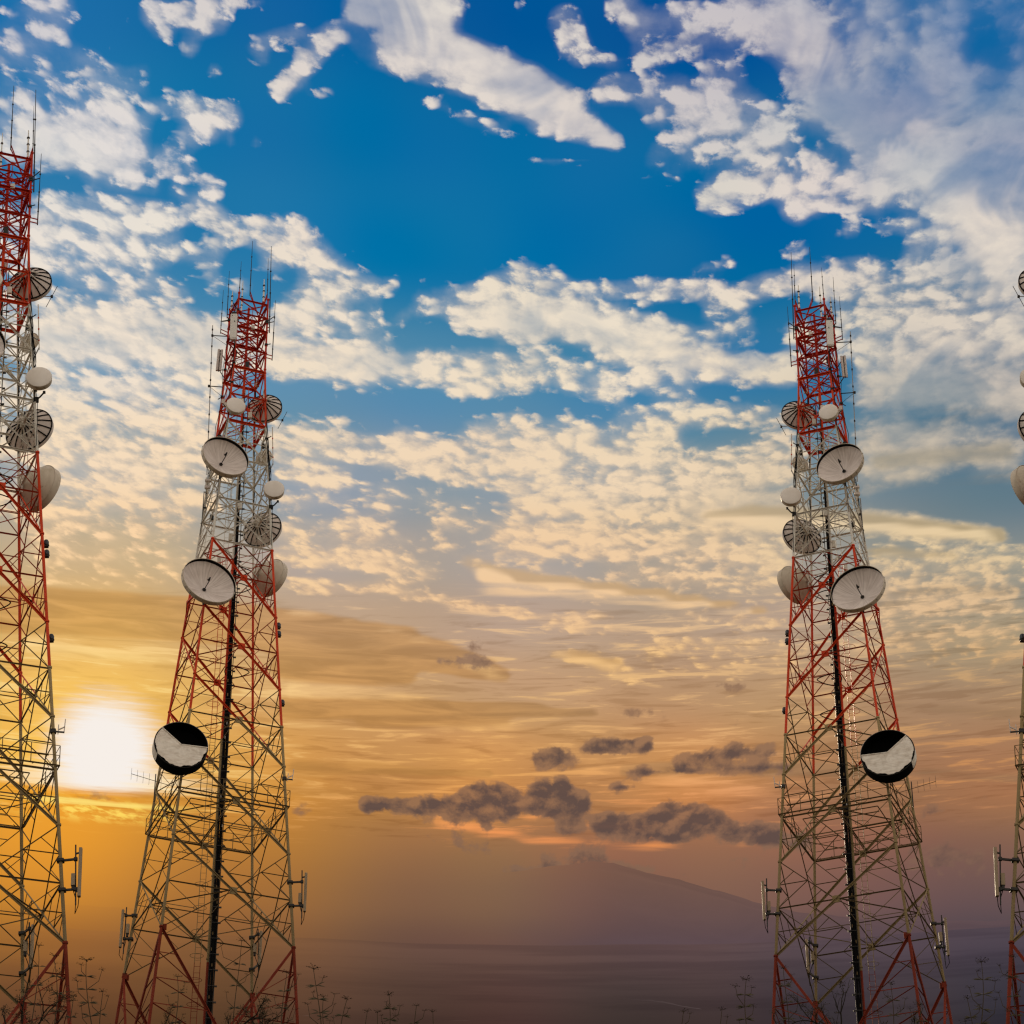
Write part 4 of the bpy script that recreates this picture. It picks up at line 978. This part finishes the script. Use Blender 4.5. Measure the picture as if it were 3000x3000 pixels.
# ------------------------------------------------------------------ land
def ground_z(x, y):
    """hillside that climbs from the camera to the tower terrace, then falls away"""
    z = -1.6 + .386*y if y > 0 else -1.6 + .2*y
    t = max(0.0, min(1.0, y/22.0)); z = z*(1-t) + (.3862*y - .35)*t if y > 0 else z
    z += .10*math.sin(x*.9+y*.37)*t + .08*math.sin(x*.31-y*.71)*t
    for foot, *_ in TOWERS:
        d = math.hypot(x-foot.x, y-foot.y)
        k = max(0.0, min(1.0, (17-d)/8.0)); k = k*k*(3-2*k)
        z = z*(1-k) + (foot.z-.3)*k
    if y > 178: z = (.3862*178 - .35) - .30*(y-178) - .0000*(y-178)**2
    lim = .3862*y-.35
    z = min(z, lim+.1) if y > 10 else z
    return max(z, -220.0)
def grid(name, xs, ys, fz, mat):
    vs = [(x, y, fz(x, y)) for y in ys for x in xs]; nx = len(xs)
    fs = [(j*nx+i, j*nx+i+1, (j+1)*nx+i+1, (j+1)*nx+i) for j in range(len(ys)-1) for i in range(nx-1)]
    me = bpy.data.meshes.new(name); me.from_pydata(vs, [], fs); me.materials.append(mat)
    me.polygons.foreach_set('use_smooth', [True]*len(fs))
    o = bpy.data.objects.new(name, me); o['kind'] = 'structure'; C.objects.link(o); return o
m, t, b = material('dry_hillside')
p = t.new('ShaderNodeNewGeometry').outputs['Position']
f = t.noise(p, .35, 6.0, .6, dims='3D'); g2 = t.noise(p, 4.0, 4.0, .65, dims='3D')
c = t.mix(t.range(f, .35, .65), (.060,.050,.022), (.095,.070,.035)); c = t.mix(t.range(g2, .45, .75, 0, .6), c, (.030,.032,.014))
t.put(b.inputs['Base Color'], c); b.inputs['Roughness'].default_value = .95
xs = sorted(set([-9000,-5000,-2500,-1200,-600,-300] + list(np.linspace(-160,160,81)) + [300,600,1200,2500,5000,9000]))
ys = sorted(set([-9000,-4000,-1500,-500,-150,-60] + list(np.linspace(-20,230,101)) + [300,450,700,1000,2000,4000,9000,30000]))
grid('ground', [float(x) for x in xs], [float(y) for y in ys], ground_z, m)

def pix_point(px, py, y):
    X = (px-1500)/FPX; U = (1500-py)/FPX; d = Vector((X, cP-U*sP, sP+U*cP)); return d*(y/d.y)
# far land in the evening haze
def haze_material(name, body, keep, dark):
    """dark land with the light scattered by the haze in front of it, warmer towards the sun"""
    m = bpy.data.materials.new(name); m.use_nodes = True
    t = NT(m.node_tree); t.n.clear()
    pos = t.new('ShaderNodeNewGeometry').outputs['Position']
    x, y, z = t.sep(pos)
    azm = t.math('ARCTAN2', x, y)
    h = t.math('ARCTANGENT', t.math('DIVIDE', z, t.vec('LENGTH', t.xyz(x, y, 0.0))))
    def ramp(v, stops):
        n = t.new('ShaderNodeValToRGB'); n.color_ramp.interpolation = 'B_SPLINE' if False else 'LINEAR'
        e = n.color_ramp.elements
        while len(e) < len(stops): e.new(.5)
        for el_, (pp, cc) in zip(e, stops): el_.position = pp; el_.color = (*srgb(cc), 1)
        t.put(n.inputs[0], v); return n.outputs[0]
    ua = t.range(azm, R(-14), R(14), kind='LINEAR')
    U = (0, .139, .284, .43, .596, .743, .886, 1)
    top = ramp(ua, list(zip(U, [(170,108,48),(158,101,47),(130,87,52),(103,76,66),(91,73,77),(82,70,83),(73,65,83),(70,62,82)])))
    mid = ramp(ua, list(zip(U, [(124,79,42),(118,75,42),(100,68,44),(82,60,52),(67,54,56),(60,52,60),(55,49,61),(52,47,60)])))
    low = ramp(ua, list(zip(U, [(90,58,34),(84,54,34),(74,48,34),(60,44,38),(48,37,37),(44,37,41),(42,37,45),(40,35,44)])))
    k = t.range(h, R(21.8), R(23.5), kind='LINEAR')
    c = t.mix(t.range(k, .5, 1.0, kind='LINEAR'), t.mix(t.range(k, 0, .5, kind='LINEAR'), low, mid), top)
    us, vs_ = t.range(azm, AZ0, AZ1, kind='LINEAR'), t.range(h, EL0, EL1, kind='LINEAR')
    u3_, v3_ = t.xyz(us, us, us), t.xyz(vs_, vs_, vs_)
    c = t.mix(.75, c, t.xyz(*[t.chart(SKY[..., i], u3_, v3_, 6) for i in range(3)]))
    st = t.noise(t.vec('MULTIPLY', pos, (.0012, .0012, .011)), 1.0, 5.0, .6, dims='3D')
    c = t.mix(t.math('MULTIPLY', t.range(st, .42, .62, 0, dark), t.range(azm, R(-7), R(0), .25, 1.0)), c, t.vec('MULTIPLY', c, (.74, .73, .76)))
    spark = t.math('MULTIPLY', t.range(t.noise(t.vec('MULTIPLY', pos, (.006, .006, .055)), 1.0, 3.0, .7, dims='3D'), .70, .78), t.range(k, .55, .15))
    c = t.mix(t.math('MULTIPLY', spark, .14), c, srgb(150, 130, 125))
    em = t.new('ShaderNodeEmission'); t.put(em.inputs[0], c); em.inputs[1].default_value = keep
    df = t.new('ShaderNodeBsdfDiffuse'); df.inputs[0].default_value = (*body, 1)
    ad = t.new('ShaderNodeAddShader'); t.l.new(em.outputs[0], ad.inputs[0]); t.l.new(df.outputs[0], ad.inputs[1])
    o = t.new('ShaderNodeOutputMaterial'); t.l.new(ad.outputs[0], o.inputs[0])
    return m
def plume(px, py, length, rise, dist):
    vs, fs = [], []; n = 24; r0 = random.Random(px)
    for i in range(n+1):
        k = i/n; p_ = pix_point(px-length*k, py-rise*k**.8+2.0*math.sin(9*k), dist); hgt = dist/FPX*(3+9*k)*(1-k**3*.8)
        vs += [p_, p_+Vector((0, 0, hgt*(.7+.5*r0.random())))]
    fs = [(2*i, 2*i+2, 2*i+3, 2*i+1) for i in range(n)]
    me = bpy.data.meshes.new('smoke'); me.from_pydata(vs, [], fs)
    uvl = me.uv_layers.new(name='UVMap')
    for f_ in me.polygons:
        i = f_.index
        for li, uv_ in zip(f_.loop_indices, ((i/n, 0), ((i+1)/n, 0), ((i+1)/n, 1), (i/n, 1))): uvl.data[li].uv = uv_
    m_ = bpy.data.materials.new('smoke_haze'); m_.use_nodes = True; tt = NT(m_.node_tree); tt.n.clear()
    ux, uy, _ = tt.sep(tt.new('ShaderNodeTexCoord').outputs['UV'])
    a_ = tt.math('MULTIPLY', tt.math('MULTIPLY', tt.range(ux, 1.0, .0), tt.range(tt.math('ABSOLUTE', tt.math('SUBTRACT', uy, .5)), .5, .05)), .5)
    e_ = tt.new('ShaderNodeEmission'); e_.inputs[0].default_value = (*srgb(98, 84, 84), 1); tr = tt.new('ShaderNodeBsdfTransparent'); mx = tt.new('ShaderNodeMixShader')
    tt.put(mx.inputs[0], a_); tt.l.new(tr.outputs[0], mx.inputs[1]); tt.l.new(e_.outputs[0], mx.inputs[2]); oo = tt.new('ShaderNodeOutputMaterial'); tt.l.new(mx.outputs[0], oo.inputs[0])
    me.materials.append(m_); o_ = bpy.data.objects.new('smoke', me); o_['kind'] = 'stuff'; o_['label'] = 'thin pale smoke drifting over the dark plain'; o_['category'] = 'smoke'; C.objects.link(o_)
rngl = random.Random(11)
ph = [rngl.uniform(0, 6.28) for _ in range(12)]
def wave(x, s): return math.sin(x*s+ph[0])+.6*math.sin(x*s*2.3+ph[1])+.35*math.sin(x*s*5.1+ph[2])+.2*math.sin(x*s*11.3+ph[3])
def hills_z(x, y):
    r = math.hypot(x, y); t = max(0.0, min(1.0, (r-1500)/4500.0))
    return -200 + (math.tan(R(23.50))*6000+200+5*wave(x, .0016))*t
pol_a = [R(a) for a in np.linspace(-40, 40, 161)]
def polar(name, radii, fz, mat):
    vs = [(r*math.sin(a), r*math.cos(a), fz(r*math.sin(a), r*math.cos(a))) for r in radii for a in pol_a]; nx = len(pol_a)
    fs = [(j*nx+i, j*nx+i+1, (j+1)*nx+i+1, (j+1)*nx+i) for j in range(len(radii)-1) for i in range(nx-1)]
    me = bpy.data.meshes.new(name); me.from_pydata(vs, [], fs); me.materials.append(mat)
    me.polygons.foreach_set('use_smooth', [True]*len(fs))
    o = bpy.data.objects.new(name, me); o['kind'] = 'structure'; C.objects.link(o); return o
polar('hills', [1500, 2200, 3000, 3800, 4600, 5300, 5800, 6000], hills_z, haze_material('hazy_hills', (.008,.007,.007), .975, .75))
# the long slope of a mountain behind them
RIDGE = [(-1500,2800),(700,2740),(1000,2690),(1300,2640),(1500,2612),(1640,2590),(1735,2582),(1800,2588),(1872,2612),(1966,2630),(2043,2656),(2160,2695),(2260,2726),(2350,2748),(2600,2790),(3500,2830)]
def ridge_el(a):
    px = 1500+math.tan(a)*FPX*.92
    for (x0, y0), (x1, y1) in zip(RIDGE, RIDGE[1:]):
        if px <= x1:
            k = (px-x0)/(x1-x0); y = y0+(y1-y0)*k; break
    else: y = RIDGE[-1][1]
    return PITCH+math.atan((1500-y)/FPX)+R(.012)*wave(px, .02)
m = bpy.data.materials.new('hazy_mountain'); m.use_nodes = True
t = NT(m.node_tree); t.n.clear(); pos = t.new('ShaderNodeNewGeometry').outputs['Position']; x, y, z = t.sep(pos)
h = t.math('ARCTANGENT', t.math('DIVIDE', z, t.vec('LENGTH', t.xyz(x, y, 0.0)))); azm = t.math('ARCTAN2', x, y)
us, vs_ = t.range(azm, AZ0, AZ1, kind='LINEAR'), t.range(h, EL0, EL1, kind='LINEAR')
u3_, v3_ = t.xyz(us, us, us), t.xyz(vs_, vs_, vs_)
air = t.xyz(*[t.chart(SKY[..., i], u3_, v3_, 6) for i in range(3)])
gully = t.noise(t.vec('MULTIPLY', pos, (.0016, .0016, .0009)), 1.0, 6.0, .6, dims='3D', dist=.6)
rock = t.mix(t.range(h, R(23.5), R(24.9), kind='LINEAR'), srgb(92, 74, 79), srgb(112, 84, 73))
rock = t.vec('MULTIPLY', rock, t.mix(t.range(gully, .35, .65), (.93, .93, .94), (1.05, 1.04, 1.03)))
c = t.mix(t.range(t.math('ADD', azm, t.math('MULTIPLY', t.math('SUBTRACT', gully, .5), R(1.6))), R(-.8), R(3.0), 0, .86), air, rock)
em = t.new('ShaderNodeEmission'); t.put(em.inputs[0], c); em.inputs[1].default_value = 1.0; o = t.new('ShaderNodeOutputMaterial'); t.l.new(em.outputs[0], o.inputs[0])  # haze light painted in: the mountain emits its own colour
def mountain_z(x, y):
    r = math.hypot(x, y); a = math.atan2(x, y); t_ = max(0.0, min(1.0, (r-7000)/5000.0)); t_ = t_*t_*(3-2*t_)
    return 1500 + (12000*math.tan(ridge_el(a))-1500)*t_
pol_a = [R(a) for a in np.linspace(-16, 16, 260)]
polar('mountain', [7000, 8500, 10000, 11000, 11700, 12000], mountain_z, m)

plume(2055, 2958, 250, 34, 3500)

# ------------------------------------------------------------------ tall weeds on the slope
M['stem'] = coat('dry_weed_stem', (.055,.040,.022), (.035,.027,.016), None, .9, 0, 6.0)
M['leaf'] = coat('weed_leaf', (.058,.048,.024), (.040,.032,.018), None, .9, 0, 8.0)
M['bark'] = coat('shrub_bark', (.022,.018,.012), (.012,.010,.008), None, .9, 0, 6.0)
def umbel(b, c, d, r, rng, n=15):
    """flat head of small leaves on short stalks"""
    d = d.normalized(); e = d.cross(Vector((.3,1,.1))).normalized(); g = d.cross(e)
    for i in range(n):
        t = rng.uniform(0, 6.28); rr = r*rng.uniform(.35, 1.0)
        u_ = e*math.cos(t)+g*math.sin(t); tip = c+u_*rr+d*(r*rng.uniform(.15,.45))
        b.bar(c, tip, r*.05, 'stem', 3, r*.03, caps=False)
        s_ = r*rng.uniform(.14,.30); w_ = u_.cross(d)*s_*.5; f_ = (u_+Vector((rng.uniform(-.4,.4), rng.uniform(-.4,.4), rng.uniform(-.5,.2)))).normalized()*s_
        b.add([tip-f_*.1, tip+w_+f_*.3, tip+f_, tip-w_+f_*.3], [(0,1,2,3)], 'leaf')
def leaf_tuft(b, c, r, rng, n=14):
    for i in range(n):
        d = Vector((rng.gauss(0,1), rng.gauss(0,1), rng.gauss(.2,.7))).normalized(); q = c+d*r*rng.uniform(.3,1)
        u_ = d.cross(Vector((rng.gauss(0,1), rng.gauss(0,1), rng.gauss(0,1)))).normalized(); L = r*rng.uniform(.25,.5)
        b.bar(c, q, r*.035, 'stem', 3, r*.02, caps=False)
        b.add([q-d*L*.1, q+u_*L*.22, q+d*L*.6, q-u_*L*.22], [(0,1,2,3)], 'leaf')
def pix_ground(px, dist):
    """foot of a plant that shows at column px, dist metres away"""
    x = (px-1500)/FPX*(dist*cP+dist*.386*sP)
    return Vector((x, dist, ground_z(x, dist)))
def weed(px, top, lean, seed, dist, label, branches=4, heads=1.0, leafy=False):
    rng = random.Random(seed); foot = pix_ground(px, dist); tip = pix_point(px+lean, top, dist)-foot
    H = tip.z; parts = []
    st = MB(); pts = []
    for i in range(11):
        t_ = i/10; pts.append(Vector((tip.x*t_**1.4+.035*H*math.sin(4.2*t_+seed), .02*H*math.sin(5*t_+seed*2), H*t_)))
    st.tube(pts, .0095, 'stem', 5, .0035); heads_ = []
    def head(c_, r_, n_):
        h_ = MB(); umbel(h_, c_, Vector((0,0,1)), r_, rng, n_); heads_.append(h_)
    hd = st; head(pts[-1], .085*heads, 18)
    for k in range(branches):
        t_ = .38+.55*(k+.4)/branches; i = int(t_*10); p = pts[i].lerp(pts[i+1], t_*10-i)
        sd = (-1 if (k+seed) % 2 else 1); L = H*rng.uniform(.10,.26)*(1.2-t_*.5)
        d = Vector((sd*rng.uniform(.5,.95), rng.uniform(-.4,.4), rng.uniform(.35,.9))).normalized()
        q = p+d*L*.55+Vector((0,0,-.01)); q2_ = q+Vector((d.x*.25, d.y*.2, .9)).normalized()*L*.45
        st.tube([p, q, q2_], .005, 'stem', 4, .0025); head(q2_, .06*heads*rng.uniform(.7,1.15), 12)
        for sgn in (-1, 1):       # whorl of drooping leaves at the node
            for _ in range(3):
                dd = Vector((sgn*rng.uniform(.5,1), rng.uniform(-.5,.5), rng.uniform(-.1,.35))).normalized(); a = p; m_ = p+dd*.06*heads; z_ = p+dd*.13*heads+Vector((0,0,-.02)); w_ = Vector((0,.014,.012))
                hd.add([a, m_+w_, z_, m_-w_], [(0,1,2,3)], 'leaf')
        if leafy: h_ = MB(); leaf_tuft(h_, p.lerp(q, .7), .10*heads, rng, 12); heads_.append(h_)
    o = empty('weed_plant', Matrix.Translation(foot)); tag(o, label, 'weed', 'tall dry weeds along the bottom edge')
    link('stem', st.mesh('stem'), o); [link('leaf_head', h_.mesh('leaf_head'), o) for h_ in heads_]
def shrub(px, top, width, seed, dist, label, leaf=.5):
    rng = random.Random(seed); foot = pix_ground(px, dist); H = pix_point(px, top, dist).z-foot.z; Wd = width/FPX*dist*1.12
    br = MB(); lv = []
    def grow(p, d, L, r, lev):
        pts = [p]; dd = d
        for i in range(4):
            dd = (dd+Vector((rng.gauss(0,.22), rng.gauss(0,.22), rng.gauss(.03,.15)))).normalized(); pts.append(pts[-1]+dd*L/4)
        br.tube(pts, r, 'bark', 5, r*.55)
        if lev < 3:
            for k in range(rng.choice((2, 3, 3))):
                i = rng.choice((2, 3, 4)); nd = (dd+Vector((rng.uniform(-1,1)*Wd/H*1.1, rng.uniform(-.7,.7), rng.uniform(-.1,.5)))).normalized(); grow(pts[i], nd, L*rng.uniform(.5,.75), r*.5, lev+1)
        if lev >= 2 and rng.random() < leaf: h_ = MB(); leaf_tuft(h_, pts[-1], H*.055, rng, 12); lv.append(h_)
        if lev >= 2 and rng.random() < leaf*.6: h_ = MB(); umbel(h_, pts[-2], Vector((0,0,1)), H*.05, rng, 9); lv.append(h_)
    for k in range(3): grow(Vector((rng.uniform(-.05,.05)*Wd, 0, 0)), Vector((rng.uniform(-.45,.45)*Wd/H, rng.uniform(-.2,.2), 1)).normalized(), H*.48, H*.022, 0)
    o = empty('bare_shrub', Matrix.Translation(foot)); tag(o, label, 'shrub', 'scraggy shrubs at the tower feet')
    link('branches', br.mesh('branches'), o); [link('leaf_tuft', h_.mesh('leaf_tuft'), o) for h_ in lv[:90]]
weed(268, 2812, -4, 1, 30, 'tall weed with flat heads between the two left towers', 5)
weed(300, 2905, 2, 2, 31, 'short weed stem right of the tallest weed by the left tower', 2, .7)
weed(205, 2920, 4, 3, 30, 'low thin weed just right of the leftmost tower', 2, .6)
weed(100, 2770, -2, 4, 34, 'slender weed in front of the leg of the leftmost tower', 4, .8)
weed(148, 2800, 6, 5, 33, 'slim leafy weed at the right leg of the leftmost tower', 4, .8, True)
weed(930, 2842, -2, 6, 30, 'tallest weed just right of the second tower from the left', 5)
weed(945, 2920, 12, 7, 31, 'short forked weed beside the tallest weed of the middle', 2, .7)
weed(990, 2925, 30, 8, 30, 'weed stem leaning right, right of the second tower', 3, .8)
weed(1068, 2965, 3, 9, 30, 'first of two tiny weeds left of the middle of the bottom edge', 1, .7)
weed(1108, 2966, -12, 10, 30, 'second of two tiny weeds left of the middle of the bottom edge', 1, .7)
weed(1128, 2912, 6, 11, 30, 'leafy weed clump near the middle of the bottom edge', 5, .75, True)
weed(1170, 2948, 55, 12, 30, 'low weed leaning far right near the middle of the bottom edge', 3, .6)
weed(1275, 2965, 3, 13, 30, 'lone faint weed at the middle of the bottom edge', 2, .6)
weed(2196, 2868, -2, 14, 30, 'tall weed just left of the third tower', 5, .9)
weed(2120, 2960, -8, 15, 31, 'low weed a step left of the third tower', 2, .7)
weed(1985, 2965, 8, 16, 30, 'lone low weed right of the middle before purple haze', 3, .7)
weed(2868, 2815, -2, 17, 30, 'tall weed with flat heads between the two right towers', 5)
weed(2850, 2925, -14, 18, 31, 'short weed left of the tall weed between right towers', 3, .7)
weed(2700, 2945, 4, 19, 31, 'small weed just right of the third tower', 3, .7)
weed(2980, 2800, 3, 20, 33, 'leafy weed in front of the rightmost tower', 4, .8, True)
weed(835, 2850, 5, 21, 34, 'leafy weed inside the right leg of the second tower', 4, .8, True)
weed(700, 2760, -6, 22, 36, 'long thin weed before the rear leg of second tower', 4, .8)
weed(515, 2860, -6, 23, 34, 'thin weed before the left leg of the second tower', 4, .8, True)
weed(2605, 2880, 4, 24, 34, 'thin weed before the right leg of the third tower', 4, .8, True)
weed(2300, 2840, 4, 25, 34, 'thin weed inside the left leg of the third tower', 4, .8, True)
shrub(716, 2880, 150, 31, 36, 'dark bare shrub at the foot of the second tower')
shrub(12, 2850, 150, 32, 34, 'dark bare shrub at the left edge before the leftmost tower')
shrub(2408, 2885, 140, 33, 36, 'dark bare shrub at the foot of the third tower')
shrub(500, 2945, 90, 34, 34, 'low leafy shrub at the left leg of the second tower', .9)
shrub(2630, 2950, 90, 35, 34, 'low leafy shrub at the right leg of the third tower', .9)
